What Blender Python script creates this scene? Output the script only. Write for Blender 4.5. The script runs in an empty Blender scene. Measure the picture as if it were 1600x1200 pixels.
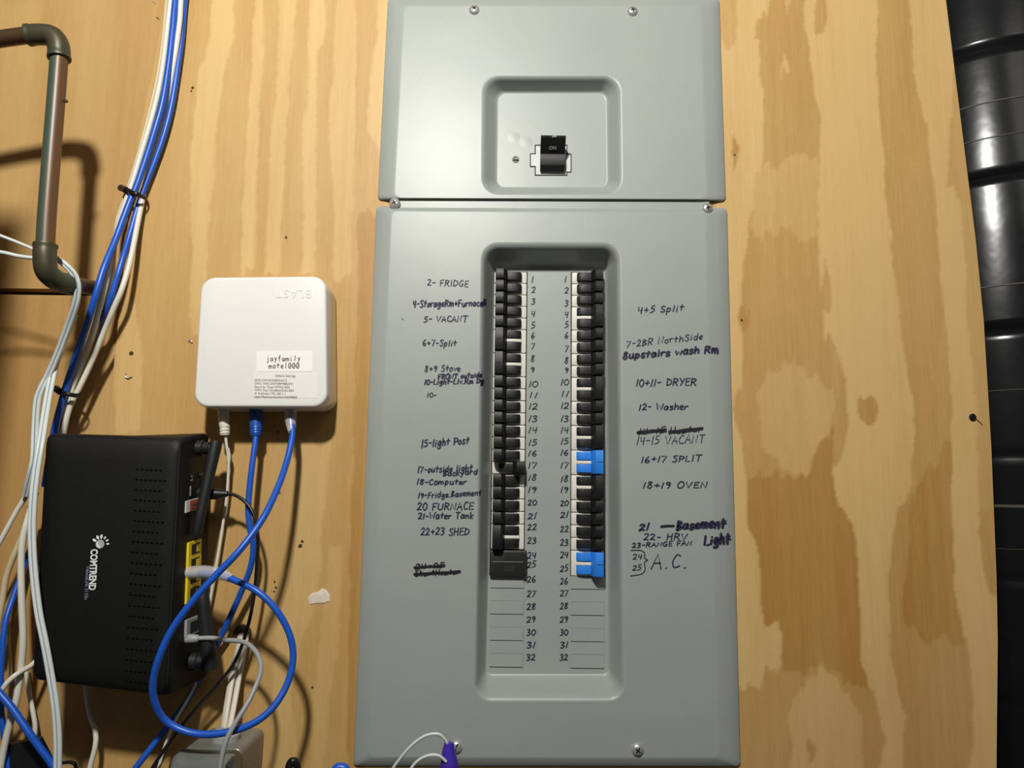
import bpy, bmesh, math, random
import numpy as np
from mathutils import Vector, Matrix
random.seed(7)
S = bpy.context.scene
COL = S.collection

# ------------------------------------------------------------------ camera, light, exposure
F, DIST = 1150.0, 0.77                       # focal length in pixels of a 1600x1200 frame, distance to the wall
ROT = Matrix.Rotation(math.radians(98.5), 3, 'X') @ Matrix.Rotation(math.radians(0.8), 3, 'Z')
CAM = Vector((0, -DIST, 0))
cd = bpy.data.cameras.new('camera'); cam = bpy.data.objects.new('camera', cd); COL.objects.link(cam)
cd.sensor_width = 36; cd.lens = F / 1600 * 36; cd.clip_start = 0.01
cam.matrix_world = Matrix.Translation(CAM) @ ROT.to_4x4()
S.camera = cam
w = bpy.data.worlds.new('world'); S.world = w; w.use_nodes = True
w.node_tree.nodes['Background'].inputs[0].default_value = (1.0, 0.95, 0.87, 1)
w.node_tree.nodes['Background'].inputs[1].default_value = 0.04
ld = bpy.data.lights.new('ceiling_bulb', 'POINT'); ld.energy = 66; ld.shadow_soft_size = 0.042; ld.color = (1.0, 0.975, 0.92)
lo = bpy.data.objects.new('ceiling_bulb', ld); lo.location = (-0.175, -1.03, 0.82); COL.objects.link(lo)
fd = bpy.data.lights.new('fill_light', 'AREA'); fd.energy = 2; fd.size = 0.5; fd.color = (1.0, 0.95, 0.86)  # added soft fill to lift the right side, not an actual lamp
fo = bpy.data.objects.new('fill_light', fd); fo.location = (0.55, -1.5, 1.1); COL.objects.link(fo)
fo.rotation_euler = (Vector((0.2, 0, 0.2)) - fo.location).to_track_quat('-Z', 'Y').to_euler()
S.view_settings.view_transform = 'Standard'; S.view_settings.look = 'None'
S.view_settings.exposure = 0.0; S.view_settings.gamma = 1.0; S.view_settings.use_curve_mapping = False

# ------------------------------------------------------------------ helpers
def P(px, py, d=0.0):
    """The point at distance d in front of the plywood that the photograph shows at (px, py)."""
    r = ROT @ Vector(((px - 800) / F, (600 - py) / F, -1.0))
    return CAM + r * ((DIST - d) / r.y)
def PP(v):
    q = ROT.transposed() @ (Vector(v) - CAM)
    return 800 - q.x / q.z * F, 600 + q.y / q.z * F
def px2m(d): return (DIST - d) / 1138.0

def new_mat(name, col, rough=0.5, metal=0.0, spec=0.5, noise=None, bump=None, coat=0.0, trans=0.0, alpha=1.0):
    m = bpy.data.materials.new(name); m.use_nodes = True
    nt = m.node_tree; b = nt.nodes['Principled BSDF']
    b.inputs['Base Color'].default_value = (*col, 1); b.inputs['Roughness'].default_value = rough
    b.inputs['Metallic'].default_value = metal; b.inputs['Specular IOR Level'].default_value = spec
    b.inputs['Coat Weight'].default_value = coat; b.inputs['Transmission Weight'].default_value = trans
    b.inputs['Alpha'].default_value = alpha
    tc = nt.nodes.new('ShaderNodeTexCoord')
    if noise:                                   # (scale, second colour, detail, low, high)
        sc, c2, det, lo_, hi_ = noise
        n = nt.nodes.new('ShaderNodeTexNoise'); n.inputs['Scale'].default_value = sc; n.inputs['Detail'].default_value = det
        nt.links.new(tc.outputs['Object'], n.inputs['Vector'])
        cr = nt.nodes.new('ShaderNodeValToRGB'); cr.color_ramp.elements[0].position = lo_; cr.color_ramp.elements[1].position = hi_
        cr.color_ramp.elements[0].color = (*col, 1); cr.color_ramp.elements[1].color = (*c2, 1)
        nt.links.new(n.outputs['Fac'], cr.inputs['Fac']); nt.links.new(cr.outputs['Color'], b.inputs['Base Color'])
    if bump:                                    # (scale, strength, distance)
        n = nt.nodes.new('ShaderNodeTexNoise'); n.inputs['Scale'].default_value = bump[0]; n.inputs['Detail'].default_value = 3
        nt.links.new(tc.outputs['Object'], n.inputs['Vector'])
        bp = nt.nodes.new('ShaderNodeBump'); bp.inputs['Strength'].default_value = bump[1]; bp.inputs['Distance'].default_value = bump[2]
        nt.links.new(n.outputs['Fac'], bp.inputs['Height']); nt.links.new(bp.outputs['Normal'], b.inputs['Normal'])
    return m

M = {}
M['panel'] = new_mat('grey_enamel', (0.315, 0.345, 0.325), 0.40, noise=(9, (0.335, 0.362, 0.335), 4, 0.3, 0.7), bump=(14, 0.10, 0.004))
M['panel_floor'] = M['panel']
M['dark'] = new_mat('dark_gap', (0.012, 0.012, 0.012), 0.8)
M['breaker'] = new_mat('breaker_black', (0.008, 0.008, 0.009), 0.48, spec=0.4)
M['breaker2'] = new_mat('breaker_black_matte', (0.016, 0.017, 0.016), 0.5)
M['cream'] = new_mat('breaker_cream', (0.74, 0.71, 0.64), 0.5)
M['bluetog'] = new_mat('breaker_blue', (0.02, 0.22, 0.78), 0.45)
M['bezel'] = new_mat('pale_grey_plastic', (0.52, 0.56, 0.52), 0.45)
M['screw'] = new_mat('zinc_screw', (0.66, 0.66, 0.65), 0.28, 0.65)
M['ink'] = new_mat('marker_ink', (0.012, 0.010, 0.045), 0.6)
M['inkblack'] = new_mat('marker_black', (0.006, 0.006, 0.012), 0.5)
M['white'] = new_mat('white_plastic', (0.80, 0.80, 0.77), 0.28, coat=0.15)
M['label'] = new_mat('label_paper', (0.88, 0.87, 0.85), 0.6)
M['label2'] = new_mat('label_clear', (0.80, 0.79, 0.77), 0.5)
M['print'] = new_mat('print_black', (0.03, 0.03, 0.03), 0.6)
M['print_soft'] = new_mat('print_grey', (0.12, 0.12, 0.12), 0.6)
M['modem'] = new_mat('modem_black', (0.0060, 0.0062, 0.0060), 0.55, spec=0.25, bump=(900, 0.25, 0.0006))
M['gloss'] = new_mat('black_plastic', (0.010, 0.010, 0.011), 0.35)
M['antenna'] = new_mat('antenna_rubber', (0.011, 0.012, 0.013), 0.5)
M['logo'] = new_mat('logo_white', (0.72, 0.78, 0.74), 0.5)
M['logog'] = new_mat('logo_grey', (0.38, 0.40, 0.39), 0.5)
M['yellow'] = new_mat('port_yellow', (0.78, 0.60, 0.02), 0.4)
M['orange'] = new_mat('sticker_orange', (0.60, 0.13, 0.06), 0.6)
M['greyport'] = new_mat('port_grey', (0.32, 0.33, 0.33), 0.45)
M['blue'] = new_mat('cable_blue', (0.012, 0.095, 0.52), 0.36)
M['blued'] = new_mat('plug_blue', (0.010, 0.075, 0.36), 0.4)
M['wcable'] = new_mat('cable_white', (0.72, 0.70, 0.60), 0.42)
M['wcable2'] = new_mat('cable_cold_white', (0.62, 0.68, 0.66), 0.42)
M['beige'] = new_mat('cable_beige', (0.58, 0.47, 0.28), 0.5)
M['stripe'] = new_mat('cable_stripe', (0.22, 0.24, 0.36), 0.5)
M['grey'] = new_mat('cable_grey', (0.30, 0.31, 0.31), 0.42)
M['bcable'] = new_mat('cable_black', (0.010, 0.010, 0.012), 0.35)
M['nm'] = new_mat('cable_sheath_white', (0.68, 0.62, 0.52), 0.5, bump=(60, 0.3, 0.002))
M['tie'] = new_mat('zip_tie_black', (0.008, 0.008, 0.009), 0.35)
M['purple'] = new_mat('plug_purple', (0.055, 0.022, 0.36), 0.4)
M['clear'] = new_mat('clear_plastic', (0.80, 0.78, 0.76), 0.15, alpha=0.42)
M['copper'] = new_mat('aged_copper', (0.105, 0.052, 0.028), 0.42, 0.55, noise=(16, (0.10, 0.085, 0.05), 5, 0.42, 0.62))
M['copper_green'] = new_mat('patina_fitting', (0.085, 0.075, 0.045), 0.42, 0.45, noise=(30, (0.06, 0.075, 0.052), 4, 0.4, 0.6))
M['boxgrey'] = new_mat('cast_grey_metal', (0.23, 0.24, 0.23), 0.38, 0.4, noise=(35, (0.30, 0.30, 0.28), 5, 0.4, 0.75), bump=(70, 0.25, 0.002))
M['putty'] = new_mat('dried_putty', (0.74, 0.66, 0.54), 0.6, bump=(120, 0.6, 0.002))
M['blackpoly'] = new_mat('black_polythene', (0.005, 0.0055, 0.0065), 0.22, spec=0.36, noise=(5, (0.009, 0.0095, 0.0105), 4, 0.4, 0.7), bump=(18, 0.10, 0.006))
M['blackrib'] = new_mat('dusty_seam', (0.055, 0.048, 0.034), 0.6)
M['concrete'] = new_mat('dark_concrete', (0.06, 0.058, 0.055), 0.9, noise=(8, (0.09, 0.085, 0.08), 5, 0.3, 0.7))

def wood_mat(name, light, dark, seed=0.0):
    m = bpy.data.materials.new(name); m.use_nodes = True; nt = m.node_tree; N = nt.nodes; L = nt.links
    b = N['Principled BSDF']; b.inputs['Roughness'].default_value = 0.52; b.inputs['Specular IOR Level'].default_value = 0.35
    tc = N.new('ShaderNodeTexCoord')
    def nz(sx, sz, scale, detail):
        mp = N.new('ShaderNodeMapping'); mp.inputs['Scale'].default_value = (sx, 1, sz); mp.inputs['Location'].default_value = (seed, seed, seed)
        L.new(tc.outputs['Object'], mp.inputs['Vector'])
        n = N.new('ShaderNodeTexNoise'); n.inputs['Scale'].default_value = scale; n.inputs['Detail'].default_value = detail
        L.new(mp.outputs['Vector'], n.inputs['Vector']); return n.outputs['Fac']
    def math_(op, a, c, v=None):
        x = N.new('ShaderNodeMath'); x.operation = op; L.new(a, x.inputs[0])
        if v is None: L.new(c, x.inputs[1])
        else: x.inputs[1].default_value = v
        return x.outputs[0]
    at = N.new('ShaderNodeAttribute'); at.attribute_name = 'figure'
    broad = math_('SUBTRACT', nz(1, 0.12, 14, 4), None, 0.5)
    fine = math_('SUBTRACT', nz(1, 0.05, 130, 3), None, 0.5)
    speck = math_('SUBTRACT', nz(1, 0.10, 420, 2), None, 0.5)
    t = math_('ADD', at.outputs['Fac'], math_('MULTIPLY', broad, None, 0.65))
    t = math_('ADD', t, math_('MULTIPLY', fine, None, 0.38))
    t = math_('ADD', t, math_('MULTIPLY', speck, None, 0.30))
    cr = N.new('ShaderNodeValToRGB'); L.new(t, cr.inputs['Fac'])
    e = cr.color_ramp.elements; e[0].position = 0.0; e[0].color = (*light, 1); e[1].position = 1.0; e[1].color = (*dark, 1)
    L.new(cr.outputs['Color'], b.inputs['Base Color'])
    bp = N.new('ShaderNodeBump'); bp.inputs['Strength'].default_value = 0.12; bp.inputs['Distance'].default_value = 0.002
    L.new(fine, bp.inputs['Height']); L.new(bp.outputs['Normal'], b.inputs['Normal'])
    return m
M['ply'] = wood_mat('plywood_veneer', (0.645, 0.435, 0.178), (0.41, 0.212, 0.050))
M['ply_left'] = wood_mat('old_plywood', (0.56, 0.37, 0.15), (0.40, 0.21, 0.06), 3.3)

# pipe patina: green on the left of the vertical run, brown on the right, broken by noise
def pipe_mat():
    m = new_mat('copper_patina', (0.1, 0.05, 0.03), 0.40, 0.1); nt = m.node_tree; N = nt.nodes; L = nt.links
    tc = N.new('ShaderNodeTexCoord'); sp = N.new('ShaderNodeSeparateXYZ'); g = N.new('ShaderNodeNewGeometry')
    L.new(g.outputs['Normal'], sp.inputs[0])
    n = N.new('ShaderNodeTexNoise'); n.inputs['Scale'].default_value = 14; n.inputs['Detail'].default_value = 5; L.new(tc.outputs['Object'], n.inputs['Vector'])
    a = N.new('ShaderNodeMath'); a.operation = 'MULTIPLY_ADD'; L.new(n.outputs['Fac'], a.inputs[0]); a.inputs[1].default_value = 1.0
    L.new(sp.outputs['X'], a.inputs[2])
    cr = N.new('ShaderNodeValToRGB'); L.new(a.outputs[0], cr.inputs['Fac'])
    e = cr.color_ramp.elements; e[0].position = 0.72; e[0].color = (0.055, 0.085, 0.062, 1); e[1].position = 0.88; e[1].color = (0.125, 0.062, 0.030, 1)
    L.new(cr.outputs['Color'], N['Principled BSDF'].inputs['Base Color']); return m
M['patina'] = pipe_mat()

def link(name, bm_or_mesh, mat, parent=None, sharp=35, smooth=True):
    if isinstance(bm_or_mesh, bmesh.types.BMesh):
        bmesh.ops.recalc_face_normals(bm_or_mesh, faces=bm_or_mesh.faces)
        me = bpy.data.meshes.new(name); bm_or_mesh.to_mesh(me); bm_or_mesh.free()
    else: me = bm_or_mesh
    if mat: me.materials.append(M[mat] if isinstance(mat, str) else mat)
    if smooth:
        me.polygons.foreach_set('use_smooth', [True] * len(me.polygons)); me.set_sharp_from_angle(angle=math.radians(sharp))
    o = bpy.data.objects.new(name, me); COL.objects.link(o)
    if parent: o.parent = parent; o.matrix_parent_inverse = parent.matrix_basis.inverted()
    return o
def tag(o, label, cat, group=None):
    o['label'] = label; o['category'] = cat
    if group: o['group'] = group
    return o
def thing(name, loc, label, cat, group=None):
    o = bpy.data.objects.new(name, None); o.empty_display_size = 0.02; COL.objects.link(o); o.location = loc
    return tag(o, label, cat, group)
def structure(o): o['kind'] = 'structure'; return o

def loft(bm, rings, close=True, cap0=True, cap1=True):
    vs = [[bm.verts.new(p) for p in r] for r in rings]; n = len(vs[0])
    for a, b in zip(vs, vs[1:]):
        for i in range(n if close else n - 1):
            j = (i + 1) % n; bm.faces.new((a[i], a[j], b[j], b[i]))
    if cap0: bm.faces.new(vs[0][::-1])
    if cap1: bm.faces.new(vs[-1])
    return vs
def rquad(c, r, n=6):
    """A quadrilateral with rounded corners, in the plane; c = TL, TR, BR, BL."""
    out = []
    for i in range(4):
        p, a, b = Vector(c[i]), Vector(c[i - 1]), Vector(c[(i + 1) % 4])
        if r <= 0: out += [p.copy() for _ in range(n + 1)]; continue
        s, e = p + (a - p).normalized() * r, p + (b - p).normalized() * r
        for k in range(n + 1):
            t = k / n * math.pi / 2
            q = s + e - p                     # arc centre of a near-right corner
            out.append(q + (s - q) * math.cos(t) + (e - q) * math.sin(t))
    return out
def box4(x0, y0, x1, y1): return [(x0, y0), (x1, y0), (x1, y1), (x0, y1)]
def ring(c, r, d, n=6): return [P(q.x, q.y, d) for q in rquad(c, r, n)]
def wring(x0, z0, x1, z1, r, y, n=4): return [Vector((q.x, y, q.y)) for q in rquad(box4(x0, z1, x1, z0), r, n)]
def wbox(bm, x0, x1, y0, y1, z0, z1, b=0.0):
    """Box in world units with an optional chamfer on its camera side (y0 is nearer)."""
    if b: loft(bm, [wring(x0, z0, x1, z1, b, y1, 2), wring(x0, z0, x1, z1, b, y0 + b, 2), wring(x0 + b * .3, z0 + b * .3, x1 - b * .3, z1 - b * .3, b, y0 + b * .3, 2), wring(x0 + b, z0 + b, x1 - b, z1 - b, b, y0, 2)])
    else: loft(bm, [wring(x0, z0, x1, z1, 0, y1, 1)[::2], wring(x0, z0, x1, z1, 0, y0, 1)[::2]])
def spline(pts, sub=8):
    out = []; n = len(pts)
    for i in range(n - 1):
        p0, p1, p2, p3 = pts[max(i - 1, 0)], pts[i], pts[i + 1], pts[min(i + 2, n - 1)]
        for k in range(sub):
            t = k / sub
            out.append(0.5 * (2 * p1 + (p2 - p0) * t + (2 * p0 - 5 * p1 + 4 * p2 - p3) * t * t + (3 * p1 - p0 - 3 * p2 + p3) * t ** 3))
    out.append(pts[-1].copy()); return out
def sweep(bm, pts, rad, seg=12, flat=1.0, cap=True):
    """A tube along pts; rad a number or one per point; flat squashes it across its width."""
    n = len(pts); rs = rad if isinstance(rad, (list, tuple)) else [rad] * n
    up = Vector((0, -1, 0)); rings = []; prev = None
    for i, p in enumerate(pts):
        t = (pts[min(i + 1, n - 1)] - pts[max(i - 1, 0)]).normalized()
        a = (prev if prev is not None else up); a = a - t * a.dot(t)
        if a.length < 1e-4: a = Vector((1, 0, 0)) - t * t.x
        a.normalize(); prev = a; b = t.cross(a)
        rings.append([p + a * (math.cos(k * 2 * math.pi / seg) * rs[i] * flat) + b * (math.sin(k * 2 * math.pi / seg) * rs[i]) for k in range(seg)])
    loft(bm, rings, cap0=cap, cap1=cap)
def pts3(l, sub=8): return spline([P(*q) for q in l], sub)
def cable(name, l, r, mat, parent=None, flat=1.0, sub=8):
    bm = bmesh.new(); sweep(bm, pts3(l, sub), r, 12, flat); return link(name, bm, mat, parent, 60)
def lathe(bm, prof, c, axis, seg=24):
    """Revolve (radius, along) pairs about an axis through c."""
    axis = Vector(axis).normalized(); a = axis.orthogonal().normalized(); b = axis.cross(a)
    loft(bm, [[c + axis * h + (a * math.cos(k * 2 * math.pi / seg) + b * math.sin(k * 2 * math.pi / seg)) * max(r, 1e-5) for k in range(seg)] for r, h in prof])

# ------------------------------------------------------------------ writing: single-stroke hand lettering
G = {  # width; strokes; '~' marks a curved stroke.  Caps are 10 high, small letters 6
 '0': (6, '~3,10 .6,7 .6,3 3,0 5.4,3 5.4,7 3,10'), '1': (3, '2,10 1,0'), '2': (6, '~.5,8 2.5,10 4.8,8.5 4,5.5 .6,.4|.6,.4 3,1.2 5.6,.4'),
 '3': (6, '~.6,9.2 3.2,10 4.8,8 2.2,5.4 5,3.6 3.6,.4 .5,.6'), '4': (6, '1,10 .6,5 5,5.2|4.6,10 4,0'), '5': (6, '5,10 1.6,9.8 1.2,6~1.2,6 4.4,5.4 4.6,2 .4,0'),
 '6': (6, '~4,10 1.2,6 .8,2 3,0 5,2.2 3.6,4.4 1,3'), '7': (6, '.4,9.4 5.2,9.8 2,0'), '8': (6, '~4.8,8.6 3,10 1.2,8.2 4.6,3 3,0 .8,2.4 4.8,8.6'),
 '9': (6, '~4.6,8.4 2.4,10 .8,7.4 3,5.4 4.8,8 4.2,4 3,0'), '+': (6, '3,8 3,2|.6,5 5.4,5'), '-': (5, '.6,4.6 4.2,4.8'), '.': (3, '1,.2 1.6,.6'), ' ': (4, ''),
 'A': (7, '.2,0 3.4,10 6.4,0|1.4,3.8 5.4,4'), 'B': (6, '1,10 .8,0|~1,10 5,8.4 1,5.2 5.6,2.8 .8,0'), 'C': (6, '~5.4,8.6 3,10 .6,5.4 2,.6 5.6,1.2'),
 'D': (7, '1,10 .8,0|~.8,10 6,7 5.4,2.4 .8,0'), 'E': (6, '5.4,10 1,9.8 .8,0 5.6,.4|1,5.2 4.6,5.4'), 'F': (6, '5.6,10 1,9.6 .8,0|1,5 4.4,5.4'),
 'G': (7, '~5.8,8.6 3.4,10 .6,5 3,0 5.8,1.6 5.8,4.4|5.8,4.4 3.6,4.4'), 'H': (7, '1,10 .6,0|6,10 5.6,0|.8,5 5.8,5.4'), 'I': (3, '1.4,10 1.2,0'),
 'K': (6, '1,10 .8,0|5.4,10 1,4.6 5.6,0'), 'L': (6, '1.2,10 .8,.4 5.4,.2'), 'N': (7, '.6,0 1,10 5.6,.4 6.2,10'), 'O': (7, '~3.4,10 .6,6.4 1.4,1 4.6,.4 6.4,5 5,9.4 3.4,10'),
 'P': (6, '1,10 .8,0|~.8,10 5.4,8.6 4.6,5 1,4.6'), 'R': (7, '1,10 .8,0|~.8,10 5.6,8.6 4.4,5.4 1,5|2.4,5 6.2,0'), 'S': (6, '~5.4,9 3,10 1,7.8 5,3.4 3.4,.2 .4,1'),
 'T': (7, '.2,9.8 6.8,10|3.6,10 3.2,0'), 'U': (7, '~.8,10 .8,2.4 3.4,.2 5.8,3 6,10'), 'V': (7, '.4,10 3,0 6.6,10'), 'Y': (6, '.4,10 3,5.4|5.8,10 1.8,0'), 'M': (8, '.6,0 1,10 3.8,3 6.8,10 7.2,0'),
 'a': (6, '~4.6,5.6 2,6 .6,3 1.6,.2 4,1.6 4.8,5.6|4.8,5.6 5,.2'), 'b': (6, '1.2,10 .8,.4|~.8,3.6 3.6,5.8 4.8,2.4 .8,.2'), 'c': (5, '~4.6,5 2.4,6 .6,2.6 2.4,0 4.8,1'), 'd': (6, '~4.6,5 2,6 .6,2.6 2.4,0 4.8,2.8|5,10 4.8,0'),
 'e': (5, '~.8,3 4.2,3.8 3.4,6 .8,4.4 1,.8 4.6,.6'), 'f': (4, '~4,9.6 2.2,10 1.6,6 1.4,0|.2,5.6 3.6,6'), 'g': (6, '~4.6,5.4 2,6 .8,3 2.4,.6 4.8,4|~4.8,6 4.6,-2 2,-3.4 .6,-2'), 'h': (6, '1,10 .8,0|~.8,3.4 3.4,6 4.8,4 4.8,0'),
 'i': (3, '1.4,6 1.2,0|1.5,8.4 1.6,8.9'), 'k': (5, '1,10 .8,0|4.4,6 1,2.8 4.6,0'), 'l': (3, '1.6,10 1.2,0'), 'm': (8, '.8,6 .8,0|~.8,3.6 2.6,6 3.8,4 3.8,0|~3.8,3.6 5.6,6 7,4 7,0'), 'n': (6, '.8,6 .8,0|~.8,3.6 3.2,6 4.8,4 4.8,0'),
 'o': (5, '~2.6,6 .6,3.6 1.8,0 4.4,2 4,5.4 2.6,6'), 'p': (6, '1,6 .6,-3.6|~.8,4 3,6 4.8,3.6 3,.2 .8,1.4'), 'r': (5, '.8,6 .8,0|~.8,3.4 2.4,5.6 4.6,5.6'), 's': (5, '~4.4,5.4 2.2,6 1.2,4.2 4.2,1.8 2.6,0 .4,.8'), 't': (5, '2.4,9.4 2,.6|.2,6 4.8,6.4'),
 'u': (6, '~.8,6 .8,1.4 2.8,.2 4.8,3|4.8,6 5,0'), 'v': (5, '.4,6 2.2,0 4.6,6'), 'w': (8, '.4,6 1.8,.2 3.8,5 5.6,.2 7.4,6'), 'y': (6, '.6,6 2.8,1.6|4.8,6 1.4,-3.6'), 'W': (9, '.4,10 2.2,.2 4.4,7 6.4,.2 8.6,10'), 'j': (4, '~2.4,6 2.4,-2 1,-3.4 .2,-2.6|2.4,8.4 2.5,8.9'),
}
def strokes(text, x0, y0, x1, y1, h, slant=0.10):
    """Pixel polylines of a line of handwriting, baseline from (x0,y0) to (x1,y1), capitals h pixels high."""
    rnd = random.Random(text); W = sum(G[c][0] + 1 for c in text) - 1; out = []; u = 0
    for c in text:
        gw, gs = G[c]; jy = rnd.uniform(-.5, .5); js = rnd.uniform(.92, 1.08)
        parts = []
        for st in gs.split('|'):
            if not st: continue
            curved = st.startswith('~'); st = st.lstrip('~')
            if '~' in st:
                a, b = st.split('~'); parts.append((False, a)); parts.append((True, b))
            else: parts.append((curved, st))
        for curved, st in parts:
            q = []
            for pr in st.split():
                a, b = map(float, pr.split(',')); b = b * js + jy
                if slant: a += rnd.uniform(-.3, .3); b += rnd.uniform(-.4, .4)
                t = (u + a + slant * b) / W
                q.append(Vector((x0 + (x1 - x0) * t, y0 + (y1 - y0) * t - b * h / 10, 0)))
            out.append(spline(q, 5) if curved else q)
        u += gw + 1
    return out
def lip_drop(x, y):
    """How far the lower cover has fallen away from its face at (x, y), on the left slope of the recess."""
    if not 379 < y < 1096: return 0.0
    t = (y - 379) / 717; k = (x - (752 - 11 * t)) / (24 - 6 * t)
    return float(np.interp(k, (0, .10, .22, .34, .80, .90, 1), (0, .03, .11, .26, .84, .95, 1))) * 0.034 if x < 800 else 0.0
def ink(bm, lines, wpx, d):
    drop = lip_drop if d > 0 else (lambda x, y: 0.0)
    if d > 0.02: drop = lambda x, y: 0.0
    for q in lines:
        n = len(q)
        if n < 2: continue
        L, R = [], []
        for i in range(n):
            t = q[min(i + 1, n - 1)] - q[max(i - 1, 0)]
            t = t.normalized() if t.length else Vector((1, 0, 0)); nn = Vector((-t.y, t.x, 0)) * wpx / 2
            L.append(q[i] + nn); R.append(q[i] - nn)
        t0 = (q[0] - q[1]).normalized() * wpx * .45; t1 = (q[-1] - q[-2]).normalized() * wpx * .45
        s, e = q[0] + t0, q[-1] + t1
        pt = lambda v: bm.verts.new(P(v.x, v.y, d + .0003 - drop(v.x, v.y) if drop(v.x, v.y) else d))
        lv = [pt(v) for v in L]; rv = [pt(v) for v in R]
        sv, ev = pt(s), pt(e)
        for i in range(n - 1):
            try: bm.faces.new((lv[i], lv[i + 1], rv[i + 1], rv[i]))
            except ValueError: pass
        bm.faces.new((sv, lv[0], rv[0])); bm.faces.new((ev, rv[-1], lv[-1]))
def font_mesh(name, text, size, mat, parent, origin, xdir, ydir, depth=0.0002, align='LEFT', bold=0.0, font=None, spacing=1.0):
    """Printed lettering as a mesh lying in the plane of xdir and ydir."""
    c = bpy.data.curves.new(name, 'FONT'); c.body = text; c.size = size; c.extrude = depth; c.align_x = align; c.offset = bold; c.space_character = spacing
    c.resolution_u = 3
    t = bpy.data.objects.new(name, c); COL.objects.link(t); bpy.context.view_layer.update()
    me = bpy.data.meshes.new_from_object(t.evaluated_get(bpy.context.evaluated_depsgraph_get()))
    bpy.data.objects.remove(t); bpy.data.curves.remove(c)
    x, y = Vector(xdir).normalized(), Vector(ydir).normalized(); z = x.cross(y)
    me.transform(Matrix(((x.x, y.x, z.x, origin.x), (x.y, y.y, z.y, origin.y), (x.z, y.z, z.z, origin.z), (0, 0, 0, 1))))
    return link(name, me, mat, parent, smooth=False)

# ------------------------------------------------------------------ the setting: plywood sheet, old wall, rear wall
def in_poly(X, Y, poly):
    r = np.zeros(X.shape, bool); n = len(poly)
    for i in range(n):
        (x1, y1), (x2, y2) = poly[i], poly[i - 1]
        if y1 == y2: continue
        c = ((y1 > Y) != (y2 > Y)) & (X < (x2 - x1) * (Y - y1) / (y2 - y1) + x1); r ^= c
    return r
def vnoise(X, Y, seed):
    rs = np.random.RandomState(seed); T = rs.rand(64, 64)
    xi, yi = np.floor(X).astype(int), np.floor(Y).astype(int); fx, fy = X - xi, Y - yi
    fx, fy = fx * fx * (3 - 2 * fx), fy * fy * (3 - 2 * fy); g = lambda a, b: T[a % 64, b % 64]
    return (g(xi, yi) * (1 - fx) + g(xi + 1, yi) * fx) * (1 - fy) + (g(xi, yi + 1) * (1 - fx) + g(xi + 1, yi + 1) * fx) * fy - .5
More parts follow.
